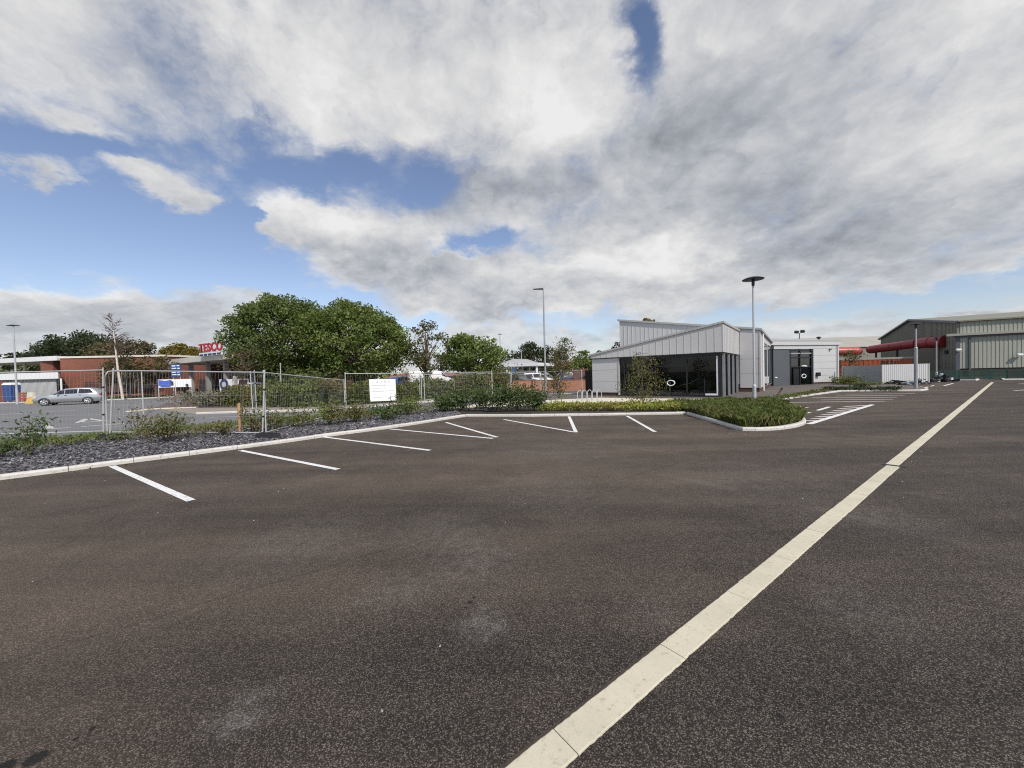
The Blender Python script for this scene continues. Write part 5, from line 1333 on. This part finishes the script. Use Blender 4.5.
# glazed side with fins
sg_ = wall3('side_glazing', B1 + E1 * .08 - E2 * .03, C1 - E1 * .03 - E2 * .03, GZ + .05, zso - .06, GZ + .05, zso - .06, .02, 'shop_glass')
wall3('corner_post', B1 - E2 * .12 - E1 * .035, B1 + E2 * .025 - E1 * .035, GZ, zso - .052, GZ, zso - .052, .14, 'frame_black')
for i in range(7):
    p = B1.lerp(C1, (i + .75) / 7.3)
    wall3('fin', p - E1 * .05, p + E1 * .05, GZ, zso - .055, GZ, zso - .055, -.14, 'steel_grey' if i % 2 == 0 else 'frame_black', sg_)
wall3('sill', B1 + E1 * .12, C1 - E1 * .04, GZ - .01, GZ + .1, GZ - .01, GZ + .1, .08, 'frame_black', sg_)
# tall block behind: front wall standing seam above the pavilion, panels at the right
zA, zD = at(620.8, 321, A2.y).z, at(760, 330, D2.y).z
def zf_(t): return zA + (zD - zA) * t
up = wall3('upper_wall', A2, D2, zt0 - .6, zA, GZ + .3, zD, .2, 'light_cladding')
mb = MB(); n = 24
for i in range(n + 1):
    t = i / n; p = A2.lerp(D2, t * .855) - E1 * .024
    mb.wall((p.x - E2.x * .02, p.y - E2.y * .02), (p.x + E2.x * .02, p.y + E2.y * .02), 2.6 + 1.2 * t, zf_(t * .855) - .06, .023)
mb.build('seam', 'light_cladding', up)
mb = MB(); a, b = C1 + E2 * .22 - E1 * .05, D2 - E1 * .05; tt = 1 - 1.13 / 9.75
for z0, z1 in ((GZ + .28, GZ + 1.25), (GZ + 1.262, GZ + 2.25), (GZ + 2.262, None)):
    if z1: mb.wall((a.x, a.y), (b.x, b.y), z0, z1, .048)
    else: mb.wall((a.x, a.y), (b.x, b.y), z0, zf_(tt) - .06, .048, z0, zD - .06)
mb.build('panels', 'light_cladding', pv)
wall3('base_recess', C1 + E2 * .05, D2 - E2 * .02, GZ - .02, GZ + .29, GZ - .02, GZ + .29, .2, 'dark_brick')
wall3('corner_trim', D2 - E1 * .075 - E2 * .02, D2 - E1 * .075 + E2 * .07, GZ + .26, zD - .05, GZ + .26, zD - .05, .14, 'trim_grey')
ze = at(773.8, 343, D3.y).z
rw_ = wall3('right_wall', D2 + E1 * .08, D3, GZ + .25, zD - .02, GZ + .25, ze, .15, 'light_cladding')
wall3('right_plinth', D2 + E1 * .1 - E2 * .03, D3 - E2 * .03, GZ - .02, GZ + .24, GZ - .02, GZ + .24, .1, 'dark_brick')
def s_at(px):
    a, _ = ray(px, 380); return (a * D2.y - D2.x) / (E1.x - a * E1.y)
for x0, x1, zt_ in ((763.7, 766.8, 342.8), (767.9, 771.0, 345)):
    s0, s1 = s_at(x0), s_at(x1); p, q = D2 + E1 * s0 + E2 * .03, D2 + E1 * s1 + E2 * .03
    zz = at(x0, zt_, p.y).z; zz = min(zz, zD - .35)
    f = wall3('window', p, q, GZ + .3, zz, GZ + .3, zz, .06, 'frame_black')
    wall3('pane', p + E1 * .08 + E2 * .004, q - E1 * .08 + E2 * .004, GZ + .4, zz - .1, GZ + .4, zz - .1, .008, 'car_glass', f)
p = D2 + E1 * s_at(762.3) + E2 * .08
MB().bar(V(p, GZ), V(p, zD - .1), .05, None, 8).build('downpipe', 'white_plastic', pv, True)
p = D2 + E1 * s_at(764.3) + E2 * .12; MB().box(V(p, at(764, 380, p.y).z), (.22, .3, .5), ang1).build('meter_box', 'white_plastic', pv)
# mono-pitch roof of the tall block
o1 = E1 * .14; o2 = E2 * .16
r0, r1, r2_, r3 = A2 - o1 - o2, D2 - o1 + o2, D3 + o2, A2 + E1 * 10.0 - o2
za_, zd_ = zA - .005 + .025, zD - .005 - .01
MB().hexa([V(r0, za_), V(r1, zd_), V(r2_, ze), V(r3, za_ - .4), V(r0, za_ + .13), V(r1, zd_ + .13), V(r2_, ze + .13), V(r3, za_ - .27)]).build('roof', 'trim_grey', pv)
wall3('left_wall', A2 + E1 * 9.9, A2 + E1 * .01, GZ, zA - .42, GZ, zA - .03, .15, 'light_cladding')

# ------------------------------------------------------------------ rear wing with the grey entrance
R0, R1 = at(772.8, 386, 33.9), at(838.5, 384, 36.2)
R0.z = R1.z = 0
dR = (R1 - R0).normalized(); nR = Vector((-dR.y, dR.x, 0))
zf1 = at(806, 341, 35).z; zf0 = zf1 - .36
rw2 = thing('rear_wing', 'white clad wing with charcoal entrance recess behind the pavilion', 'building', (R0.x, R0.y, GZ))
def rx(px):
    a, _ = ray(px, 370); return (a * R0.y - R0.x) / (dR.x - a * dR.y)
def wr(name, p0, p1, z0, z1, o, t, mat, par=rw2):
    a, b = R0 + dR * p0 - nR * o, R0 + dR * p1 - nR * o; return MB().wall((a.x, a.y), (b.x, b.y), z0, z1, t).build(name, mat, par)
LR = (R1 - R0).length
wr('backing', -.2, LR, GZ - .02, zf0 - .003, -.3, .2, 'dark_grey_cladding')
wr('fascia', -.3, LR + .15, zf0, zf1, .12, .4, 'white_cladding')
wr('gutter', -.3, LR + .15, zf1 + .003, zf1 + .09, .16, .2, 'trim_grey')
x1 = rx(774.3); x2 = rx(813.6); x3 = rx(836)
zrec = at(790, 349.3, 35).z
wr('lintel', x1, x2, zrec, zf0 - .004, .0, .25, 'white_cladding')
mb = MB(); zz = GZ + .18
while zz < zf0 - .1:
    z2 = min(zz + .62, zf0 - .004); a, b = R0 + dR * (x2 + .002), R0 + dR * x3; mb.wall((a.x, a.y), (b.x, b.y), zz, z2 - .014, .25); zz = z2
mb.build('panels', 'white_cladding', rw2)
wr('base_recess', x2 + .01, LR, GZ - .02, GZ + .17, -.08, .1, 'dark_brick')
wr('downpipe', x3 + .02, x3 + .2, GZ + .1, zf0 - .005, .0, .14, 'steel_grey')
wr('corner_trim', x3 + .22, LR + .05, GZ + .1, zf0 - .005, .02, .3, 'white_cladding')
x4 = rx(790.6)
wr('dark_panels', x1, x4, GZ, zrec - .004, -.08, .12, 'dark_grey_cladding')
dg = wr('entrance_glazing', x4 + .01, x2 - .01, GZ + .02, zrec - .004, -.14, .02, 'shop_glass')
for px, wd in ((791.5, .1), (801.2, .1), (812.8, .14)): t = rx(px); wr('mullion', t - wd / 2, t + wd / 2, GZ, zrec - .006, -.07, .09, 'frame_black', dg)
for y in (350.6, 353.4, 357.6, 366.8): z = at(800, y, 35).z; wr('transom', x4 + .012, x2 - .012, z - .05, z + .05, -.075, .07, 'frame_black' if y != 353.4 else 'steel_grey', dg)
wr('door_leaf', rx(794.5), rx(800.2), GZ + .03, at(800, 368.5, 35).z, -.09, .03, 'frame_black', dg)
wr('inner_wall', x4 - .3, x2 + .3, GZ, zrec, -2.2, .1, 'interior_dark')
p = R0 + dR * rx(804.5) + nR * .06; zc = at(804.5, 376, p.y).z
pts = [V(p, zc) + dR * .26 * math.cos(k) + Vector((0, 0, .17 * math.sin(k))) for k in [2 * PI * i / 24 for i in range(25)]]
MB().tube(pts, .035, 6).build('ring_emblem', 'sign_white', dg, True)
p = R0 + dR * rx(804) - nR * .0; MB().lathe([(.001, .1), (.14, .07), (.26, 0), (.25, -.03), (.001, -.03)], V(p, at(804, 366.2, p.y).z), 16).build('entrance_lamp', 'sign_white', rw2, True)
p = R0 + dR * rx(816.8) - nR * .12; MB().box(V(p, at(816.5, 374.3, p.y).z), (.3, .24, .34), .2).build('wall_lamp', 'black_metal', rw2)
p = R0 + dR * rx(829.7) - nR * .1; MB().lathe([(.001, -.12), (.09, -.08), (.12, 0), (.12, .05), (.001, .05)], V(p, at(829.7, 349, p.y).z), 12).build('alarm_dome', 'steel_grey', rw2, True)
p = R0 + dR * rx(776.5) - nR * -.05; MB().box(V(p, at(777, 377.5, p.y).z), (.2, .06, .09), .2).build('door_handle', 'sign_white', rw2)
# low pitched roof
zr = at(771, 334.6, 42).z
b0, b1 = R0 + nR * 14 - dR * 1, R1 + nR * 14
rg = R0 + nR * 7.5 - dR * 2.0
MB().add([V(R0 - dR * .3, zf1 + .09), V(R1 + dR * .1, zf1 + .09), V(R1 + nR * 9, zf1 + .25), V(rg, zr), V(R0 - dR * .3, zf1 - .05), V(R1 + dR * .1, zf1 - .05), V(R1 + nR * 9, zf1 - .05), V(rg, zf1 - .05)],
         [(0, 1, 3), (1, 2, 3), (4, 0, 3, 7), (6, 5, 4, 7), (2, 6, 7, 3), (1, 5, 6, 2)]).build('roof', 'roof_grey', rw2)
wr('side_wall', LR - .01, LR + .01, GZ, zf0, -.3, 9.0, 'white_cladding')
p = at(799.5, 338, 37.5); z = p.z
fl2 = thing('roof_floodlight', 'pair of small floodlights on a mast above the rear wing roof', 'floodlight', (p.x, p.y, zf1))
MB().bar((p.x, p.y, zf1), (p.x, p.y, at(799.5, 333.5, 37.5).z), .035, None, 6).build('mast', 'black_metal', fl2)
for dx_, dz_ in ((-.28, .1), (.3, .15)): 
    q_ = Vector((p.x + dx_, p.y, at(799.5, 333, 37.5).z + dz_)); MB().box(q_, (.3, .22, .24), 0, Matrix.Rotation(.4, 3, 'X')).build('lamp_head', 'black_metal', fl2); MB().bar((p.x, p.y, at(799.5, 333.5, 37.5).z), q_, .025, None, 5).build('arm', 'black_metal', fl2)
p = at(818.7, 340, 37.5); mb = MB(); mb.lathe([(.1, 0), (.1, .38), (.19, .4), (.19, .5), (.001, .56)], (p.x, p.y, zf1 + .02), 12); tag(mb.build('roof_vent', 'black_metal', None, True), 'small dark vent cowl on the rear wing roof', 'vent')

# ------------------------------------------------------------------ green warehouse, ducts, container, enclosure
ga = R(59); GD = Vector((math.cos(ga), math.sin(ga), 0)); LD = Vector((GD.y, -GD.x, 0))         # along the gable (away), along the long wall (right)
K = at(957, 372, 48); K.z = 0
ze_, za_ = at(957, 322.2, 48).z, 8.65
GWd = 31.0
wh = thing('warehouse', 'large sage green clad warehouse with gable end and long ribbed wall', 'building', (K.x, K.y, 0))
P0, P1, P2 = K, K + GD * GWd * .5, K + GD * GWd
gb = MB(); L2 = LD * 45; th = .25
gpoly = [V(P0, 0), V(P2, 0), V(P2, ze_ - .1), V(P1, za_), V(P0, ze_)]
gb.add(gpoly + [p + LD * th for p in gpoly], [(4, 3, 2, 1, 0), (5, 6, 7, 8, 9), (0, 1, 6, 5), (1, 2, 7, 6), (2, 3, 8, 7), (3, 4, 9, 8), (4, 0, 5, 9)])
gw = gb.build('gable_wall', 'grey_green_cladding', wh)
mb = MB()
for i in range(1, 78):
    t = i / 78; p = P0.lerp(P2, t) - LD * .03; hh = (ze_ + (za_ - ze_) * t * 2) if t < .5 else (za_ + (ze_ - .1 - za_) * (t * 2 - 1))
    mb.wall((p.x, p.y), (p.x + GD.x * .12, p.y + GD.y * .12), .4, hh - .15, -.025)
mb.build('rib', 'grey_green_cladding', gw)
mb = MB()
for a, b, z0, z1 in ((P0 - GD * .3, P1, ze_ - .06, za_ + .0), (P1, P2 + GD * .3, za_, ze_ - .16)):
    mb.wall((a.x - LD.x * .35, a.y - LD.y * .35), (b.x - LD.x * .35, b.y - LD.y * .35), z0 - .02, z0 + .22, -.34, z1 - .02, z1 + .22)
mb.build('verge_trim', 'dark_grey_cladding', wh)
MB().hexa([V(P0 - GD * .4 - LD * .02, ze_ + .0), V(P0 - GD * .4 + L2, ze_), V(P1 + L2, za_ + .02), V(P1 - LD * .02, za_ + .02), V(P0 - GD * .4 - LD * .02, ze_ + .16), V(P0 - GD * .4 + L2, ze_ + .16), V(P1 + L2, za_ + .18), V(P1 - LD * .02, za_ + .18)]).build('roof', 'sage_roof', wh)
MB().hexa([V(P1, za_ - .02), V(P1 + L2, za_ - .02), V(P2 + L2, ze_ - .12), V(P2, ze_ - .12), V(P1, za_ + .17), V(P1 + L2, za_ + .17), V(P2 + L2, ze_ + .04), V(P2, ze_ + .04)]).build('roof', 'sage_roof', wh)
# long wall: upper and lower ribbed sheets, gutter ledge, brick base
zl1 = at(957, 335, 48).z
def lw(name, s0, s1, z0, z1, o, t, mat, par=wh):
    a, b = K + LD * s0 - GD * o, K + LD * s1 - GD * o; return MB().wall((a.x, a.y), (b.x, b.y), z0, z1, t).build(name, mat, par)
lw('upper_cladding', .26, 45, zl1, ze_ - .003, .05, .2, 'sage_cladding')
zb0 = at(975, 368.3, 47).z
lw('lower_cladding', .26, 45, zb0, zl1 - .003, -.06, .2, 'sage_cladding')
lw('base_wall', .26, 45, 0, zb0 - .004, -.16, .2, 'dark_brick')
for nm, z0, z1, o in (('upper_rib', zl1 + .1, ze_ - .05, .05), ('lower_rib', zb0 + .02, zl1 - .2, -.06)):
    mb = MB()
    for i in range(80):
        s = .5 + i * .34
        if nm == 'lower_rib' and .7 < s < 1.4: continue
        a = K + LD * s - GD * (o + .035); b = K + LD * (s + .15) - GD * (o + .035); mb.wall((a.x, a.y), (b.x, b.y), z0, z1, .033)
    mb.build(nm, 'sage_cladding', wh)
lw('gutter', -1.0, 45, zl1 - .12, zl1 + .16, .42, .35, 'beige_roof')
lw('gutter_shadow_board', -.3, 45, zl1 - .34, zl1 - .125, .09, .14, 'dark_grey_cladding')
lw('drainpipe', .98, 1.16, .2, zl1 - .35, .12, .14, 'dark_grey_cladding')
lw('corner_post', -.12, .25, 0, zl1 - .36, .02, .3, 'dark_grey_cladding')
for px, y in ((957.8, 350), (1019, 355)):
    a_, _ = ray(px, 350); s = (a_ * K.y - K.x) / (LD.x - a_ * LD.y); p = K + LD * s - GD * .3
    f = MB().box(V(p, at(px, y, p.y).z), (.42, .34, .22), -.5, Matrix.Rotation(.4, 3, 'X')).build('wall_light', 'sign_white', wh)
p = K + GD * 2.5 - LD * .12; MB().box(V(p, at(945, 352, p.y).z), (.3, .3, .5)).build('vent_box', 'black_metal', wh)
a, b = K + GD * 5.0 - LD * .08, K + GD * 15 - LD * .08; MB().wall((a.x, a.y), (b.x, b.y), 0, 4.2, -.06).build('dark_opening', 'frame_black', wh)
# lit yellow patch at the foot of the cladding
# second, lower shed beyond
a = at(842, 345, 88); b = at(905, 345, 96)
sh = thing('distant_shed', 'long low pale roofed shed beyond the red ducts', 'building', (a.x, a.y, 0))
zw, zrf = at(860, 346.5, 90).z, at(868, 335.2, 92).z
MB().wall((a.x - 14, a.y), (b.x + 6, b.y), 0, zw, 20).build('wall', 'grey_green_cladding', sh)
MB().hexa([(a.x - 14, a.y - .4, zw + .01), (b.x + 6, b.y - .4, zw + .01), (b.x + 6, b.y + 20, zw + .01), (a.x - 14, a.y + 20, zw + .01), (a.x - 14, a.y + 8, zrf), (b.x + 6, b.y + 8, zrf + .6), (b.x + 6, b.y + 10, zrf + .6), (a.x - 14, a.y + 10, zrf)]).build('roof', 'beige_roof', sh)
# ducts
du = thing('duct', 'long dark red duct rising along the warehouse gable', 'duct', (58, 52, 0))
p0_, p1_, p2_ = at(869.5, 349.8, 62), at(918, 343.3, 54.5), at(946, 341.2, 50.6)
mb = MB(); mb.tube([p0_, p0_.lerp(p1_, .04), p1_], [.58, .62, .62], 20); mb.build('duct_run', 'duct_red', du, True)
mb = MB(); mb.tube([p1_, p1_.lerp(p2_, .06), p1_.lerp(p2_, .5), p2_], [.62, .74, .76, .74], 20); mb.build('duct_head', 'duct_red', du, True)
mb = MB()
for t in (.02, .5, .97): q_ = p1_.lerp(p2_, t); d_ = (p2_ - p1_).normalized(); mb.bar(q_ - d_ * .05, q_ + d_ * .05, .8, None, 20)
for t in (.25, .5, .75): q_ = p0_.lerp(p1_, t); d_ = (p1_ - p0_).normalized(); mb.bar(q_ - d_ * .04, q_ + d_ * .04, .645, None, 20)
mb.build('flange', 'duct_red', du, True)
for t in (.15, .6): q_ = p0_.lerp(p1_, t); MB().bar((q_.x, q_.y, 0), (q_.x, q_.y, q_.z - .5), .12, None, 8).build('support', 'black_metal', du)
du = thing('duct', 'short pale red duct with rounded end beside the rear wing', 'duct', (52, 63, 0))
q0, q1 = at(826, 351.5, 64), at(862, 351.2, 63)
dd = (q1 - q0).normalized(); mb = MB(); mb.tube([q0, q1 - dd * .9, q1 - dd * .45, q1 - dd * .12, q1], [.68, .7, .64, .42, .12], 20); mb.build('duct_run', 'duct_red_pale', du, True)
for t in (.3, .8): q_ = q0.lerp(q1, t); MB().bar((q_.x, q_.y, 0), (q_.x, q_.y, q_.z - .5), .12, None, 8).build('support', 'black_metal', du)
# orange container building
a, b = at(840, 363, 56), at(912, 363, 52)
cb = thing('container', 'orange container with dark lettering behind the white enclosure', 'container', (a.x, a.y, 0))
z1, z0 = at(880, 358, 54).z, 0
dC = Vector((b.x - a.x, b.y - a.y, 0)).normalized(); nC = Vector((-dC.y, dC.x, 0)); LC = Vector((b.x - a.x, b.y - a.y, 0)).length
MB().wall((a.x, a.y), (b.x, b.y), z0, z1, 3).build('body', 'container_orange', cb)
mb = MB()
for i in range(int(LC / .5)):
    p = Vector((a.x, a.y, 0)) + dC * (i * .5 + .1) - nC * .04; mb.wall((p.x, p.y), (p.x + dC.x * .24, p.y + dC.y * .24), .1, z1 - .25, .038)
mb.build('corrugation', 'container_orange', cb)
MB().wall((a.x - dC.x * .1 - nC.x * .06, a.y - dC.y * .1 - nC.y * .06), (b.x + dC.x * .1 - nC.x * .06, b.y + dC.y * .1 - nC.y * .06), z1 - .2, z1 + .05, 3.1).build('roof_edge', 'beige_roof', cb)
mb = MB(); zt_, zb2 = at(893, 360.2, 53).z, at(893, 365, 53).z
def cq(px, z, o=.06): 
    a_, _ = ray(px, 362); s = (a_ * a.y - a.x) / (dC.x - a_ * dC.y); p = Vector((a.x, a.y, 0)) + dC * s - nC * o; return Vector((p.x, p.y, z))
for x0, x1, y0, y1 in ((881.2, 882.6, 0, 1), (882.6, 883.6, .1, .5), (883.8, 885.1, 0, 1), (886.3, 889.2, 0, .25), (886.3, 887.3, .2, 1), (887.6, 889.2, .45, 1), (890.6, 893, 0, .28), (891.8, 893, .28, .6), (890.6, 893, .62, 1), (894.6, 897, .1, .35), (894.6, 895.6, .35, 1)):
    zA_, zB_ = zt_ + (zb2 - zt_) * y0, zt_ + (zb2 - zt_) * y1
    mb.plate([cq(x0, zA_), cq(x1, zA_), cq(x1, zB_), cq(x0, zB_)], .03)
mb.build('lettering', 'junk_dark', cb)
# grey and white enclosure
a, b, c = at(843, 385, 35.5), G(881.8, 385), G(928.6, 383.2)
zt_ = at(905, 364.2, 33).z
en = thing('bin_enclosure', 'bin enclosure of plain grey and white ribbed metal panels', 'enclosure', (b.x, b.y, 0))
MB().wall((a.x, a.y), (b.x, b.y), 0, at(862, 365.6, 34).z, .08).build('grey_panel', 'grey_panel', en)
MB().wall((b.x, b.y), (c.x, c.y), 0, zt_, .08).build('white_panel', 'white_cladding', en)
mb = MB(); n = 24; dE = Vector((c.x - b.x, c.y - b.y, 0)).normalized(); nE = Vector((-dE.y, dE.x, 0)); LE = Vector((c.x - b.x, c.y - b.y, 0)).length
for i in range(n):
    p = Vector((b.x, b.y, 0)) + dE * (LE * (i + .25) / n) - nE * .02; q_ = p + dE * LE / n * .5; mb.wall((p.x, p.y), (q_.x, q_.y), .05, zt_ - .02, .018)
mb.build('rib', 'white_cladding', en)
for p in (a, b, c): MB().box((p.x, p.y, zt_ / 2), (.1, .1, zt_ + .02), .3).build('post', 'trim_grey', en)
# heaps at its foot
def heap(label, x, y, Y, w, h, mats, n, cat='heap'):
    b0 = at(x, y, Y); b0.z = 0; root = thing('rubble_heap', label, cat, b0)
    per = {}
    for i in range(n):
        mt = mats[i % len(mats)]; mb = per.setdefault(mt, MB())
        k = rnd.random(); px_ = rnd.uniform(-1, 1); hh = h * (1 - px_ ** 2 * .8) * k
        s = Vector((rnd.uniform(.2, .6), rnd.uniform(.1, .4), rnd.uniform(.05, .25))) * min(w, 2) * .5
        mb.box(b0 + Vector((px_ * w / 2, rnd.uniform(-.3, .3), max(.05, hh * .8))), s, rnd.uniform(0, 3), Matrix.Rotation(rnd.gauss(0, .5), 3, 'X'))
    for mt, mb in per.items(): mb.build('debris', mt, root)
    return root
heap('low heap of dark sacks before the white enclosure panels', 896.5, 384.5, 32.0, 1.5, .45, ['junk_dark', 'junk_dark', 'leaf_dark'], 26)
heap('heap of blue and pale plastic sheeting by the lamp post foot', 908, 385.2, 31.6, 1.3, .4, ['junk_blue', 'junk_pale', 'junk_dark'], 24)
heap('dark heap at the right end of white enclosure panels', 919, 384.3, 32.0, 1.2, .65, ['junk_dark', 'junk_dark', 'interior_dark'], 26)
heap('tall heap of grey and pale sheets by the far small lamp', 941, 383, 35, 2.2, .95, ['junk_dark', 'junk_pale', 'junk_dark', 'interior_dark'], 34)
shrub('low bush left of the grey enclosure panel under reddish tree', 846, 386, 33.5, 2.0, .7, 420, .16, 'leaf_hedge', None, z0=0, stems=12, airy=.4)
shrub('strip of rough grass like planting before the grey enclosure panel', 866, 387, 32, 2.4, .3, 420, .12, 'leaf_grass', None, z0=0, stems=14, airy=.4)
# green mesh fence
a, b = at(929, 381, 39), at(1075, 379.5, 35.5)
gf = thing('mesh_fence', 'dark green mesh fence along the end of the car park', 'fence', (a.x, a.y, 0))
zt0_ = at(940, 370.6, 38.8).z; n = 9
for i in range(n + 1):
    p = a.lerp(b, i / n); MB().box((p.x, p.y, zt0_ / 2 + .03), (.07, .07, zt0_ + .06)).build('post', 'green_mesh', gf)
mb = MB(); m_ = 150
for i in range(m_ + 1):
    p = a.lerp(b, i / m_); mb.bar((p.x, p.y - .04, .06), (p.x, p.y - .04, zt0_), .022, None, 4, False)
for z in (.08, .3, .55, .8, zt0_): mb.bar((a.x, a.y - .04, z), (b.x, b.y - .04, z), .016, None, 4, False)
mb.build('wire_mesh', 'green_mesh', gf)
